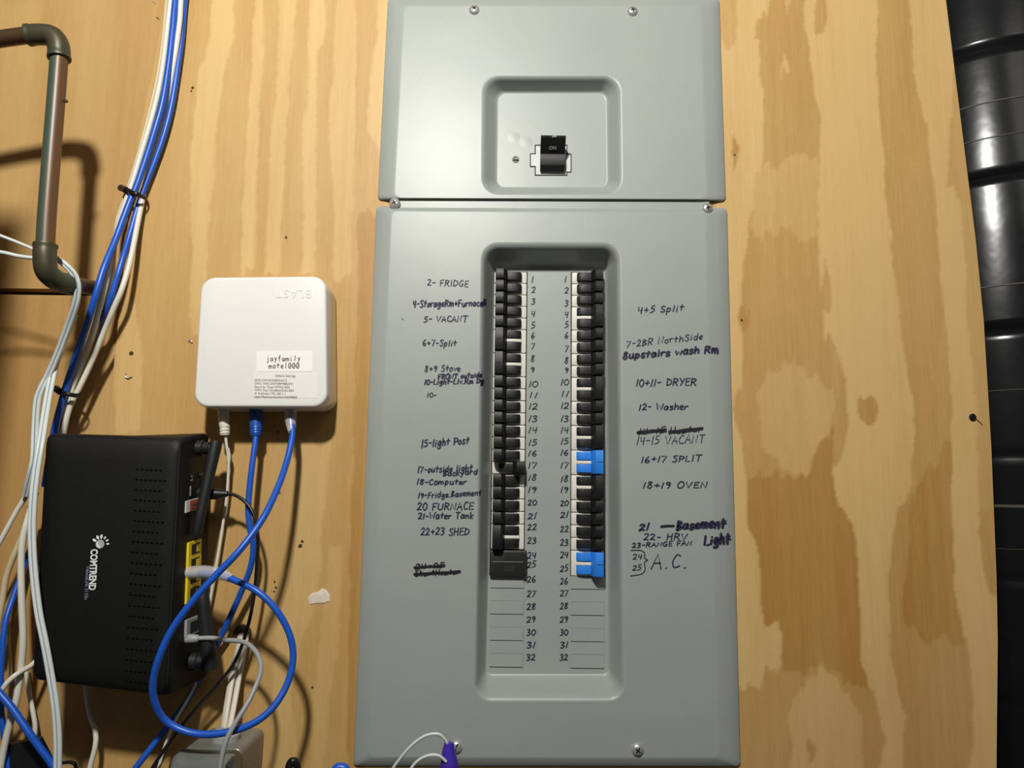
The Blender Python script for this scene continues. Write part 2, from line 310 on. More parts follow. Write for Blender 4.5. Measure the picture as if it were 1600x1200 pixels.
FIG = [  # veneer figure of the sheet: (tone, outline in the photograph)
 (0.50, [(-200, -300), (600, -300), (600, 1500), (-200, 1500)]),
 (0.10, [(335, -300), (372, -300), (365, 60), (345, 150), (335, 250), (325, 400), (322, 520), (296, 520), (300, 380), (298, 250), (312, 120), (330, 40)]),
 (0.10, [(402, -300), (415, -300), (410, 100), (404, 200), (402, 300), (398, 420), (378, 430), (380, 330), (385, 220), (395, 110)]),
 (0.12, [(440, -300), (466, -300), (462, 60), (452, 130), (448, 220), (440, 330), (437, 430), (412, 430), (420, 300), (424, 200), (434, 110)]),
 (0.10, [(490, -300), (508, -300), (508, 40), (496, 110), (492, 200), (494, 300), (490, 430), (470, 430), (474, 320), (473, 200), (482, 100)]),
 (0.14, [(535, -300), (560, -300), (556, 60), (555, 160), (552, 300), (548, 430), (520, 430), (522, 300), (512, 200), (522, 80)]),
 (0.12, [(592, -300), (640, -300), (620, 300), (610, 300), (590, 240), (575, 215), (577, 120), (588, 60)]),
 (0.15, [(180, 560), (210, 470), (222, 560), (218, 680), (180, 690)]),
 (0.22, [(470, 690), (520, 690), (505, 800), (500, 900), (470, 1000), (455, 1100), (470, 1200), (420, 1300), (430, 1000), (455, 850)]),
 (0.25, [(515, 860), (535, 860), (528, 1000), (510, 1130), (500, 1300), (480, 1300), (490, 1100), (505, 960)]),
 (0.85, [(560, 330), (600, 330), (590, 700), (570, 1000), (560, 1500), (538, 1500), (545, 1000), (552, 700)]),
 (0.05, [(1120, -300), (1700, -300), (1700, 1500), (1120, 1500)]),
 (0.40, [(1120, -300), (1150, -300), (1150, 60), (1140, 80), (1120, 60)]),
 (0.62, [(1200, -300), (1202, 0), (1200, 20), (1192, 15), (1182, 30), (1182, 55), (1188, 70), (1188, 125), (1194, 140), (1194, 215), (1192, 250), (1185, 290), (1175, 330), (1168, 370), (1163, 400), (1160, 450), (1158, 500), (1160, 560), (1158, 600), (1150, 612), (1147, 640), (1155, 660), (1163, 720), (1167, 760), (1170, 830), (1182, 850), (1187, 880), (1190, 940), (1197, 962), (1217, 972), (1222, 1010), (1220, 1045), (1208, 1048), (1200, 1032), (1191, 1050), (1187, 1065), (1150, 1068), (1150, 1500), (1375, 1500), (1376, 1200), (1384, 1150), (1375, 1125), (1360, 1080), (1345, 1020), (1342, 950), (1340, 880), (1338, 830), (1330, 815), (1310, 790), (1303, 745), (1303, 720), (1318, 700), (1325, 670), (1320, 600), (1308, 550), (1300, 530), (1288, 525), (1284, 495), (1298, 485), (1300, 460), (1293, 410), (1288, 395), (1284, 465), (1278, 420), (1277, 300), (1280, 220), (1283, 180), (1275, 160), (1268, 110), (1262, 70), (1255, 40), (1254, -300)]),
 (0.34, [(1180, 270), (1276, 240), (1276, 370), (1235, 360), (1175, 370)]),
 (0.12, [(1228, 88), (1235, 90), (1236, 105), (1225, 108), (1222, 130), (1221, 112)]),
 (0.20, [(1231, -300), (1234, 0), (1230, 25), (1228, 0)]),
 (0.30, [(1183, 600), (1240, 560), (1300, 600), (1306, 640), (1285, 690), (1270, 735), (1215, 730), (1190, 700)]),
 (0.92, [(1168, 740), (1210, 745), (1260, 735), (1280, 690), (1304, 660), (1302, 720), (1303, 745), (1310, 790), (1330, 815), (1338, 830), (1340, 880), (1342, 950), (1345, 1020), (1358, 1075), (1320, 1060), (1290, 1040), (1250, 1060), (1222, 1045), (1222, 1010), (1217, 972), (1197, 962), (1190, 940), (1187, 880), (1182, 850), (1170, 830)]),
 (0.28, [(1232, 1110), (1262, 1072), (1292, 1046), (1320, 1075), (1346, 1110), (1348, 1180), (1335, 1500), (1180, 1500), (1240, 1160)]),
 (0.85, [(1260, 1152), (1272, 1152), (1274, 1172), (1266, 1188), (1258, 1170)]),
 (0.58, [(1375, -300), (1372, 0), (1370, 100), (1375, 200), (1385, 300), (1395, 400), (1405, 500), (1415, 560), (1428, 620), (1428, 690), (1422, 750), (1395, 840), (1388, 900), (1392, 1000), (1402, 1080), (1412, 1120), (1412, 1500), (1518, 1500), (1518, 1200), (1522, 1080), (1510, 1000), (1500, 960), (1490, 900), (1489, 800), (1487, 740), (1487, 650), (1485, 600), (1480, 520), (1470, 430), (1462, 330), (1455, 250), (1440, 150), (1428, 100), (1418, 0), (1418, -300)]),
 (0.85, [(1425, 760), (1487, 690), (1489, 800), (1490, 900), (1500, 960), (1506, 1000), (1440, 1000), (1410, 960), (1420, 850)]),
 (0.45, [(1478, 300), (1500, 300), (1512, 500), (1525, 640), (1530, 800), (1537, 870), (1548, 930), (1580, 900), (1560, 600), (1530, 300), (1505, 100), (1490, 100)]),
 (0.62, [(1526, 800), (1540, 800), (1556, 930), (1545, 935), (1534, 880)]),
 (0.80, [(1340, 622), (1352, 618), (1365, 622), (1373, 640), (1370, 662), (1350, 666), (1341, 650)]),
 (0.60, [(1273, -300), (1288, -300), (1292, 35), (1287, 55), (1277, 50), (1273, 20)]),
 (0.75, [(1142, 222), (1146, 215), (1150, 222), (1154, 232), (1152, 248), (1147, 268), (1144, 250)]),
 (0.85, [(1156, 478), (1163, 470), (1166, 490), (1176, 485), (1172, 498), (1164, 515), (1156, 512), (1152, 495)]),
]
def curve_x(l):
    q = sorted((P(*p).z, P(*p).x) for p in l); zs, xs = [a for a, _ in q], [b for _, b in q]
    return lambda z: np.interp(z, zs, xs)
LE = [(258, 0), (239, 110), (216, 215), (202, 330), (190, 450), (173, 620), (168, 700), (158, 900), (150, 1100), (146, 1200)]
RE = [(1478, 0), (1504, 210), (1524, 370), (1537, 500), (1549, 700), (1557, 900), (1559, 1000), (1557, 1200)]
def wood_sheet(name, zs, xl, xr, nx, front, back, mat, fig, hole=None):
    nz = len(zs); U = np.linspace(0, 1, nx)
    Zg = np.repeat(np.array(zs)[:, None], nx, 1); Xg = np.array([xl(z) + (xr(z) - xl(z)) * U for z in zs])
    R = np.array(ROT.transposed()); rel = np.stack([Xg, np.full_like(Xg, -front + DIST), Zg], -1) @ R.T
    PX = 800 - rel[..., 0] / rel[..., 2] * F; PY = 600 + rel[..., 1] / rel[..., 2] * F
    jx = PX + 5 * vnoise(PX / 24, PY / 40, 3) + 3 * vnoise(PX / 9, PY / 16, 5); jy = PY + 26 * vnoise(PX / 12, PY / 60, 8) + 16 * vnoise(PX / 5, PY / 30, 9)
    tone = np.full(PX.shape, 0.5)
    for t, poly in fig: tone[in_poly(jx, jy, poly)] = t
    for _ in range(1): tone[:, 1:-1] = .25 * tone[:, :-2] + .5 * tone[:, 1:-1] + .25 * tone[:, 2:]
    verts = [(Xg[j, i], -front, zs[j]) for j in range(nz) for i in range(nx)]
    faces = []
    for j in range(nz - 1):
        for i in range(nx - 1):
            if hole:
                x, z = (Xg[j, i] + Xg[j, i + 1]) / 2, (zs[j] + zs[j + 1]) / 2
                if hole[0] < x < hole[1] and hole[2] < z < hole[3]: continue
            faces.append((j * nx + i, j * nx + i + 1, (j + 1) * nx + i + 1, (j + 1) * nx + i))
    border = [i for i in range(nx)] + [j * nx + nx - 1 for j in range(1, nz)] + [(nz - 1) * nx + i for i in range(nx - 2, -1, -1)] + [j * nx for j in range(nz - 2, 0, -1)]
    base = len(verts); verts += [(verts[b][0], -back, verts[b][2]) for b in border]; nb = len(border)
    for k in range(nb): faces.append((border[(k + 1) % nb], border[k], base + k, base + (k + 1) % nb))
    me = bpy.data.meshes.new(name); me.from_pydata(verts, [], faces)
    at = me.attributes.new('figure', 'FLOAT', 'POINT')
    at.data.foreach_set('value', np.concatenate([tone.ravel(), np.full(nb, .6)]).astype(np.float32))
    return structure(link(name, me, mat, smooth=False))
hole = (P(612, 600).x, P(1110, 600).x, P(800, 1185).z, P(800, 12).z)
wall = wood_sheet('wall_back', list(np.arange(-0.42, 0.72, 0.0025)), curve_x(LE), curve_x(RE), 640, 0.0, -0.018, 'ply', FIG, hole)
FIGL = [(0.45, box4(-900, -900, 900, 2000)), (0.2, [(0, 0), (60, 0), (50, 300), (0, 400)]), (0.3, [(130, -300), (200, -300), (170, 300), (110, 420)]), (0.65, box4(-900, 455, 100, 2000)), (0.3, [(110, 470), (190, 470), (150, 2000), (60, 2000)])]
zs_ = P(60, 452, -.019).z
lw = wood_sheet('wall_left', list(np.arange(zs_ + .0009, 0.72, 0.006)), lambda z: -0.80, lambda z: -0.33, 90, -0.0195, -0.036, 'ply_left', FIGL)
lw2 = wood_sheet('wall_left_low', list(np.arange(-0.42, zs_ - .0009, 0.006)), lambda z: -0.80, lambda z: -0.33, 90, -0.0200, -0.036, 'ply_left', FIGL)
lw2.name = 'trim_1'
bm = bmesh.new(); wbox(bm, -1.3, 1.3, 0.29, 0.33, -0.43, 0.95); structure(link('wall_rear', bm, 'concrete', smooth=False))
# added timber beam, unseen beyond the left edge, placed to shade the old wall
bm = bmesh.new(); wbox(bm, -1.3, -0.434, -0.40, -0.30, 0.12, 0.46, 0.004)
structure(link('shade_beam', bm, 'ply_left'))
bm = bmesh.new(); wbox(bm, -1.34, -1.3, -1.2, 0.33, -0.43, 0.95); structure(link('wall_side', bm, 'concrete', smooth=False))

def disc(name, px, py, r, mat, parent, d=0.0004, squash=1.0):
    bm = bmesh.new(); c = P(px, py, d); s = px2m(0)
    f = [bm.verts.new(c + Vector((math.cos(a) * r * s * squash * random.uniform(.8, 1.2), 0, math.sin(a) * r * s * random.uniform(.8, 1.2)))) for a in [k * math.pi / 7 for k in range(14)]]
    bm.faces.new(f); return link(name, bm, mat, parent, smooth=False)
M['holewood'] = new_mat('nail_hole_dark', (0.05, 0.022, 0.008), 0.8)
for x, y, r in [(205, 552, 4.5), (301, 137, 3), (299, 142, 2), (447, 371, 2.4), (434, 675, 2), (437, 770, 2), (469, 853, 3.6), (472, 846, 2.5), (429, 909, 2), (431, 918, 2.2), (428, 924, 1.8), (488, 1074, 2.2), (1148, 242, 2), (1159, 500, 2.4)]:
    disc('nail_hole', x, y, r * .8, 'holewood', wall)
for l in [[(197, 583), (196, 588), (200, 591), (206, 588)], [(294, 533), (297, 531), (300, 535), (297, 533)], [(238, 2), (243, 6)]]:
    bm = bmesh.new(); sweep(bm, spline([P(x, y, .0012) for x, y in l], 4), .0006, 6); link('staple', bm, 'screw', wall)
bm = bmesh.new(); pp = [(481, 934), (487, 927), (497, 925), (503, 919), (510, 922), (516, 930), (515, 940), (505, 943), (494, 943), (484, 945)]
loft(bm, [[P(x, y, 0) for x, y in pp], [P(498 + (x - 498) * .9, 934 + (y - 934) * .9, .0009) for x, y in pp], [P(498 + (x - 498) * .5, 934 + (y - 934) * .5, .0012) for x, y in pp]])
tag(link('putty_patch', bm, 'putty'), 'torn off-white paper and putty patch stuck on plywood left of the grey panel', 'patch')
bm = bmesh.new(); lathe(bm, [(.0036, 0), (.0039, .0012), (.003, .0022), (0, .0024)], P(1519, 652, 0), (0, -1, 0), 16)
sc = thing('wood_screw', P(1519, 652, 0), 'dark screw driven into plywood near its right edge', 'screw')
link('screw_head', bm, 'gloss', sc)
bm = bmesh.new(); sweep(bm, [P(1525, 655, .0004), P(1530, 659, .0006), P(1535, 664, .0004)], .0004, 6); link('splinter', bm, 'holewood', wall)

# ------------------------------------------------------------------ black column on the right
def column():
    cx, cy, R = 0.604, 0.117, 0.130
    def zat(px, py):                            # height on the column's surface
        r = ROT @ Vector(((px - 800) / F, (600 - py) / F, -1)); a = r.x ** 2 + r.y ** 2; ox, oy = CAM.x - cx, CAM.y - cy
        b = ox * r.x + oy * r.y; c = ox * ox + oy * oy - R * R; t = (-b - math.sqrt(max(b * b - a * c, 0))) / a
        return CAM.z + r.z * t
    t = thing('plastic_column', (cx, cy, -0.42), 'tall glossy black plastic column with horizontal seams beyond the right plywood edge', 'column')
    gro = [zat(1580, y) for y in (66, 270, 512, 712, 905, 1100)]
    z = np.arange(-0.42, 0.78, 0.004); prof = []
    for q in z:
        dip = max((0.005 if i < 3 else 0.0015) * max(0, 1 - abs(q - g) / 0.007) for i, g in enumerate(gro)); prof.append((R - dip, q))
    bm = bmesh.new(); lathe(bm, prof, Vector((cx, cy, 0)), (0, 0, 1), 72); link('shell', bm, 'blackpoly', t, 50)
    for y, th in ((153, .0011), (209, .0007), (444, .0010), (609, .0006), (791, .0022), (858, .0004)):
        q = zat(1580, y); bm = bmesh.new()
        lathe(bm, [(R - .001, q - th), (R + .0009, q - th * .6), (R + .0009, q + th * .6), (R - .001, q + th)], Vector((cx, cy, 0)), (0, 0, 1), 72)
        link('seam_band', bm, 'blackrib', t)
column()

# ------------------------------------------------------------------ the electrical panel
FACE, FLOOR, UFLOOR = 0.008, -0.026, -0.011
panel = thing('electrical_panel', P(855, 600, 0), 'tall grey electrical breaker panel with handwritten circuit labels on the plywood', 'electrical panel')
def inset(c, l, t, r, b):
    return [(c[0][0] + l, c[0][1] + t), (c[1][0] - r, c[1][1] + t), (c[2][0] - r, c[2][1] - b), (c[3][0] + l, c[3][1] - b)]
def cover(name, o, ins, lip, floor, fd, rl, rf):
    bm = bmesh.new(); f = inset(o, *ins); rings = [ring(o, 7, -.003), ring(o, 7, .0022), ring(inset(o, 1.5, 1.5, 1.5, 1.5), 7, .0034)]
    for k in (.5, .85): rings.append(ring([tuple(Vector(a).lerp(Vector(b), k)) for a, b in zip(o, f)], 8, .0034 + (FACE - .0034) * (k ** .8)))
    rings += [ring(f, 10, FACE), ring(inset(f, 1, 1, 1, 1), 10, FACE), ring(inset(f, 5, 2, 5, 1.5), 10, FACE), ring(inset(lip, -3.5, -3.5, -3.5, -3.5), rl + 3, FACE), ring(inset(lip, -1, -1, -1, -1), rl + 1, FACE)]
    depth = FACE - fd
    for k, dk in ((0, 0), (.10, .03), (.22, .11), (.34, .26), (.80, .84), (.90, .95), (1.0, 1.0)):
        c = [tuple(Vector(a).lerp(Vector(b), k)) for a, b in zip(lip, floor)]
        rings.append(ring(c, rl + (rf - rl) * k, FACE - depth * dk))
    rings += [ring(inset(floor, 1, 1, 1, 1), rf, fd), ring(inset(floor, 4, 4, 4, 4), rf, fd)]
    loft(bm, rings, cap0=False); return link(name, bm, 'panel', panel, 40)
UO = [(606, -3), (1124, -3), (1134, 314), (590, 312)]
up = cover('upper_cover', UO, (26, 12, 30, 3), [(753, 117), (971, 117), (973, 304), (752, 304)], [(778, 146), (947, 146), (949, 293), (776, 293)], UFLOOR, 26, 12)
LO = [(588, 322), (1136, 325), (1157, 1198), (552, 1197)]
low = cover('lower_cover', LO, (24, 8, 34, 14), [(752, 379), (970, 379), (977, 1096), (741, 1096)], [(776, 419), (944, 419), (951, 1053), (759, 1053)], FLOOR, 26, 9)
bm = bmesh.new(); loft(bm, [ring([(612, 306), (1108, 308), (1108, 334), (612, 332)], 0, -.004, 1), ring([(612, 306), (1108, 308), (1108, 334), (612, 332)], 0, .0040, 1)]); link('overlap_flange', bm, 'panel', panel)
bm = bmesh.new()
x0, x1, z0, z1 = hole; wbox(bm, x0 + .002, x1 - .002, 0.004, 0.10, z0 + .002, z1 - .002)
for f in list(bm.faces):
    if all(v.co.y < .005 for v in f.verts): bm.faces.remove(f)
link('enclosure_box', bm, 'panel', panel)

def screw(px, py, d, parent, ang=0.4, cross=False, r=.0061):
    c = P(px, py, d); bm = bmesh.new()
    lathe(bm, [(r * .9, -.001), (r, .0006), (r * .97, .0016), (r * .8, .0028), (r * .45, .0036), (0, .0039)], c, (0, -1, 0), 20)
    o = link('cover_screw', bm, 'screw', parent)
    bm = bmesh.new()
    for a in ([ang, ang + math.pi / 2] if cross else [ang]):
        u = Vector((math.cos(a), 0, math.sin(a))); v = Vector((-u.z, 0, u.x)); L, W = (r * .55 if cross else r * .95), r * .11
        y = Vector((0, -1, 0))
        loft(bm, [[c + y * .0010 + u * s * L + v * t * W for s, t in ((-1, -1), (1, -1), (1, 1), (-1, 1))], [c + y * (.0040 if cross else .00385) + u * s * L * (.8 if cross else .62) + v * t * W for s, t in ((-1, -1), (1, -1), (1, 1), (-1, 1))]])
    o2 = link('screw_slot', bm, 'dark', o); return o
for px, py, a, cr, pa in ((741, 16, .9, True, panel), (988, 18, .3, True, panel), (617, 318, .5, True, panel), (1105, 326, .3, True, panel), (713, 1167, 1.2, False, panel), (996, 1171, .9, True, panel)):
    screw(px, py, FACE - .0004 if py not in (318, 326) else .0055, pa, a, cr)

# breaker geometry -------------------------------------------------
CL = [(772.5, 425.5), (823.5, 425.5), (817, 1041.5), (764.5, 1041.5)]      # left column of 32 spaces
CR = [(893, 426.5), (942.5, 426.5), (944, 1043.5), (891, 1043.5)]
def slot(c, n0, n1):
    """World x0, x1, z0, z1 of spaces n0..n1 (counted from 0) of a column."""
    q = [P(x, y, FLOOR) for x, y in c]; zt, zb = (q[0].z + q[1].z) / 2, (q[2].z + q[3].z) / 2
    a, b = n0 / 32, (n1 + 1) / 32; m = (a + b) / 2
    xl = q[0].x + (q[3].x - q[0].x) * m; xr = q[1].x + (q[2].x - q[1].x) * m
    return xl, xr, zt + (zb - zt) * b, zt + (zb - zt) * a
YF = -FLOOR                                                     # world y of the recess floor
def extr(bm, prof, z0, z1, b=.0006):
    """Extrude an (x, y) outline upwards, edges eased at both ends."""
    cx = sum(p[0] for p in prof) / len(prof); cy = sum(p[1] for p in prof) / len(prof)
    s = lambda z, k: [Vector((cx + (x - cx) * k, cy + (y - cy) * k, z)) for x, y in prof]
    loft(bm, [s(z0, .95), s(z0 + b, 1), s(z1 - b, 1), s(z1, .95)])
def breaker(c, n0, n1, mirror, colour='breaker', off=False, depth=1.0):
    x0, x1, z0, z1 = slot(c, n0, n1); W = x1 - x0; g = .0004; pitch = (z1 - z0) / (n1 - n0 + 1)
    br = bpy.data.objects.new('circuit_breaker', None); br.empty_display_size = .01; COL.objects.link(br)
    br.parent = panel; br.matrix_parent_inverse = panel.matrix_basis.inverted(); br.location = ((x0 + x1) / 2, YF, (z0 + z1) / 2)
    bpy.context.view_layer.update()
    bm = bmesh.new(); wbox(bm, x0 + g, x1 - g, YF - .0022, YF + .012, z0 + g, z1 - g, .0006)
    def kid(name, bm, m):
        me = bpy.data.meshes.new(name); bmesh.ops.recalc_face_normals(bm, faces=bm.faces); bm.to_mesh(me); bm.free(); me.transform(Matrix.Translation(-Vector(br.location)))
        me.materials.append(M[m]); me.polygons.foreach_set('use_smooth', [True] * len(me.polygons)); me.set_sharp_from_angle(angle=math.radians(35))
        o = bpy.data.objects.new(name, me); COL.objects.link(o); o.parent = br; return o
    kid('body', bm, 'cream')
    X = (lambda u: x1 - u * W) if (mirror != off) else (lambda u: x0 + u * W)
    sh = .02 if not off else -.02
    for n in range(n1 - n0 + 1):
        zt = z1 - n * pitch; bm = bmesh.new()
        base = [(X(.34 + sh), YF - .001), (X(.34 + sh), YF - .0072), (X(.48 + sh), YF - .0077), (X(.62 + sh), YF - .0077), (X(.78 + sh), YF - .0066), (X(.815 + sh), YF - .0056), (X(.82 + sh), YF - .001)]
        extr(bm, base, zt - pitch * .80, zt - pitch * .15); kid('toggle_base', bm, colour)
    bm = bmesh.new()
    lev = [(X(.40 + sh), YF - .001), (X(.39 + sh), YF - .0080), (X(.33 + sh), YF - .0160 * depth), (X(.27 + sh), YF - .0185 * depth), (X(.05 + sh), YF - .0180 * depth), (X(.025 + sh), YF - .013), (X(.02 + sh), YF - .001)]
    extr(bm, lev, z0 + pitch * .08, z1 - pitch * .06); o = kid('toggle_lever', bm, colour)
    if n1 > n0:
        bm = bmesh.new(); zc = (z0 + z1) / 2
        extr(bm, [(X(.26), YF - .0180 * depth), (X(.26), YF - .0187 * depth), (X(.06), YF - .0182 * depth), (X(.06), YF - .0175 * depth)], zc - .0003, zc + .0003, .0001); kid('lever_joint', bm, 'dark')
        bm = bmesh.new(); extr(bm, [(X(.38), YF - .002), (X(.38), YF - .0078), (X(.62), YF - .0079), (X(.84), YF - .0064), (X(.84), YF - .002)], zc - pitch * .115, zc + pitch * .115, .0003); kid('gap_strip', bm, 'cream')
    return br
for c in (CL, CR):
    x0, x1, z0, z1 = slot(c, 0, 24); bm = bmesh.new(); wbox(bm, x0 - .0006, x1 + .0006, YF - .0003, YF + .002, z0 - .0006, z1 + .0006); link('breaker_slot', bm, 'dark', panel)
left = [(0, 0), (1, 1), (2, 2), (3, 3), (4, 4), (5, 6), (7, 8)] + [(k, k) for k in range(9, 21)] + [(21, 22)]
for a, b in left: breaker(CL, a, b, False, 'breaker' if a < 13 else 'breaker', off=(a == 16), depth=random.uniform(.92, 1.05))
right = [(0, 0), (1, 1), (2, 2), (3, 4), (5, 5), (6, 6), (7, 7), (8, 8), (9, 10), (11, 11), (12, 12), (13, 14), (15, 16), (17, 18), (19, 19), (20, 20), (21, 21), (22, 22), (23, 24)]
for a, b in right: breaker(CR, a, b, True, 'bluetog' if a in (15, 23) else 'breaker', depth=random.uniform(.92, 1.05))
# the two-pole filler block at spaces 24 and 25 on the left
x0, x1, z0, z1 = slot(CL, 23, 24)
bm = bmesh.new(); wbox(bm, x0 - .001, x1 + .0025, YF - .0085, YF, z0, z1 - .0005, .0012); fb = link('filler_block', bm, 'breaker2', panel)
bm = bmesh.new(); wbox(bm, x0 + .002, x1 - .001, YF - .0087, YF - .007, (z0 + z1) / 2 + .0009, (z0 + z1) / 2 + .0013); link('groove', bm, 'greyport', fb)
for zc in ((z0 * .72 + z1 * .28), (z0 * .25 + z1 * .75)):
    bm = bmesh.new(); wbox(bm, x0 + .0145, x0 + .0245, YF - .0087, YF - .007, zc - .0032, zc + .0032); link('window', bm, 'dark', fb)
# blank knock-out plates under the breakers, every other one standing proud
for c in (CL, CR):
    for n in range(25, 32):
        x0, x1, z0, z1 = slot(c, n, n); t = .0013 if n % 2 else .0002; g = .0002
        bm = bmesh.new(); wbox(bm, x0 + g, x1 - g, YF - t - .0002, YF + .0004, z0 + g, z1 - g); link('blank_plate', bm, 'panel_floor', low, smooth=False)

# main breaker -----------------------------------------------------
bm = bmesh.new()
for b in ((835.5, 226, 886.5, 274.5), (828, 239.5, 840, 261), (882, 240, 893, 269.5)):
    loft(bm, [ring(box4(*b), 0, UFLOOR - .001, 1)[::2], ring(box4(*b), 0, UFLOOR + .0003, 1)[::2]])
mb = link('main_breaker_cutout', bm, 'dark', panel, smooth=False)
bm = bmesh.new()
for b, k in (((837.2, 228, 885, 272.8), .0012), ((829.6, 241.2, 839, 259.2), .0008), ((883, 242, 891.5, 268), .0008)):
    loft(bm, [ring(box4(*b), 0, UFLOOR, 1)[::2], ring(box4(*b), 0, UFLOOR + k, 1)[::2]])
link('bezel', bm, 'bezel', mb, smooth=False)
rk = bpy.data.objects.new('main_switch', None); COL.objects.link(rk); rk.parent = panel; rk.matrix_parent_inverse = panel.matrix_basis.inverted(); rk.empty_display_size = .01
xa, xb = P(844.5, 240, UFLOOR + .012).x, P(883, 240, UFLOOR + .012).x
def zd(py, d): return P(864, py, d).z
D = UFLOOR; prof = [(zd(267.5, D), D), (zd(266.5, D + .006), D + .006), (zd(258, D + .0105), D + .0105), (zd(248, D + .0125), D + .0125), (zd(241, D + .0120), D + .0120), (zd(239.5, D + .0105), D + .0105), (zd(215, D + .0240), D + .0240), (zd(211.5, D + .0225), D + .0225), (zd(232, D), D)]
bm = bmesh.new(); loft(bm, [[Vector((x, -d, z)) for z, d in prof] for x in (xa, xb)]); sw = link('rocker', bm, 'breaker', rk, 25)
font_mesh('on_marking', 'ON', .0052, 'greyport', rk, P(863.5, 233.5, D + .0152), (1, 0, 0), (Vector((0, -(.0240), zd(215, D + .0240))) - Vector((0, -.0105, zd(239.5, D + .0105)))), .0001, 'CENTER', .00012)
font_mesh('amperage_marking', '200', .0036, 'greyport', rk, P(866, 214.3, D + .0243), (1, 0, 0), (0, .15, 1), .0002, 'CENTER', .0001)
bm = bmesh.new(); lathe(bm, [(.0042, 0), (.0040, .0008), (.0026, .0016), (.0018, .0004), (0, -.0002)], P(805.5, 249, UFLOOR), (0, -1, 0), 20); dm = link('screw_dimple', bm, 'panel', up)
bm = bmesh.new(); c = P(806, 250.5, UFLOOR + .0009); bm.faces.new([bm.verts.new(c + Vector((math.cos(a) * .0034, -.0008, math.sin(a) * .0010))) for a in [k * math.pi / 6 for k in range(12)]]); link('dimple_hole', bm, 'dark', up, smooth=False)
for x, y, r in ((803, 215, .0045), (822, 222, .005)):
    bm = bmesh.new(); lathe(bm, [(r * 1.6, 0), (r * 1.1, .00006), (r * .5, .00020), (0, .00023)], P(x, y, UFLOOR), (0, -1, 0), 20); link('dent', bm, 'panel', up, 80)

# handwriting ------------------------------------------------------
TX = [('2- FRIDGE', 667, 446, 732, 448, 10, 1.5), ('4-StorageRm+FurnaceR', 645, 480, 761, 478, 10, 2.2), ('5- VACANT', 662, 503, 730, 503, 9, 1.8), ('6+7-Split', 660, 540, 713, 541, 9, 1.8),
 ('8+9 Stove', 663, 581, 719, 580, 9, 1.7), ('FRONT outside', 684, 593, 753, 589, 7.5, 2.2), ('10-Light-Liv.Rm Dg', 663, 601, 756, 599, 8, 2.1), ('10-', 667, 621, 682, 621, 7, 1.6),
 ('15-light Post', 658, 699, 733, 693, 11, 2.1), ('17-outside light', 652, 739, 738, 736, 10, 1.9), ('Backyard', 692, 744, 746, 741, 8, 2.0), ('18-Computer', 651, 757, 729, 757, 8.5, 1.9),
 ('19-Fridge.Basement', 653, 779, 752, 774, 8.5, 1.8), ('20 FURNACE', 651, 797, 740, 796, 11, 1.9), ('21-Water Tank', 653, 811, 739, 810, 9.5, 2.0), ('22+23 SHED', 657, 836, 733, 836, 11, 1.8),
 ('4+5 Split', 996, 490, 1068, 486, 10, 1.8), ('7-2BR NorthSide', 978, 543, 1098, 530, 10, 1.5), ('8upstairs wash Rm', 973, 561, 1122, 550, 11, 3.0), ('10+11- DRYER', 993, 604, 1088, 602, 11, 1.9),
 ('12- Washer', 998, 641, 1075, 640, 9.5, 2.0), ('14-15 VACANT', 994, 696, 1101, 692, 13, 1.4), ('16+17 SPLIT', 1001, 723, 1096, 721, 9.5, 1.8), ('18+19 OVEN', 1004, 763, 1105, 762, 9.5, 1.9),
 ('21', 998, 829, 1014, 828, 10, 2.8), ('Basement', 1057, 828, 1133, 824, 14, 3.8), ('22- HRV', 1005, 844, 1074, 844, 10, 1.8), ('Light', 1100, 852, 1140, 847, 14, 3.8), ('23-RANGE FAN', 987, 856, 1081, 852, 7, 1.7),
 ('24', 988, 874, 1003, 874, 8, 1.5), ('25', 988, 891, 1002, 891, 8, 1.5), ('A.C.', 1017, 890, 1074, 887, 22, 1.9)]
ID = FACE + .0003
for t in TX:
    bm = bmesh.new(); ink(bm, strokes(*t[:6]), t[6] * 1.12, ID); link('handwriting', bm, 'ink', low, smooth=False)
bm = bmesh.new(); ink(bm, [[Vector((1033, 823, 0)), Vector((1042, 822, 0)), Vector((1053, 822, 0))]], 4.2, ID); link('pen_dash', bm, 'inkblack', low, smooth=False)
bm = bmesh.new(); ink(bm, [spline([Vector((x, y, 0)) for x, y in [(986, 860), (1000, 860), (1007, 864), (1007, 872), (1012, 875), (1007, 879), (1008, 890), (1002, 897), (985, 900)]], 5)], 1.7, ID); link('pen_bracket', bm, 'ink', low, smooth=False)
def scribble(txt, x0, y0, x1, y1, h, w_, passes):
    bm = bmesh.new(); ink(bm, strokes(txt, x0, y0, x1, y1, h), 2.0, ID); rnd = random.Random(x0)
    for k in range(passes):
        ys = -h * .4 + (k - (passes - 1) / 2) * w_ * .7
        ink(bm, [[Vector((x0 - 1 + (x1 - x0 + 2) * s, y0 + (y1 - y0) * s + ys + rnd.uniform(-.8, .8), 0)) for s in (0, .25, .5, .75, 1)]], w_, ID + .0001)
    link('crossed_out_writing', bm, 'inkblack', low, smooth=False)
scribble('24+25', 648, 890, 694, 887, 8, 2.6, 2); scribble('ShortHeater', 648, 901, 718, 897, 9, 2.8, 2)
scribble('14+15', 997, 680, 1040, 676, 9, 3.4, 2); scribble('Heater', 1046, 679, 1097, 674, 10, 3.0, 2)
bm = bmesh.new(); ink(bm, [[Vector((628, 497, 0)), Vector((630, 500, 0))]], 1.2, ID); link('pen_dash', bm, 'ink', low, smooth=False)
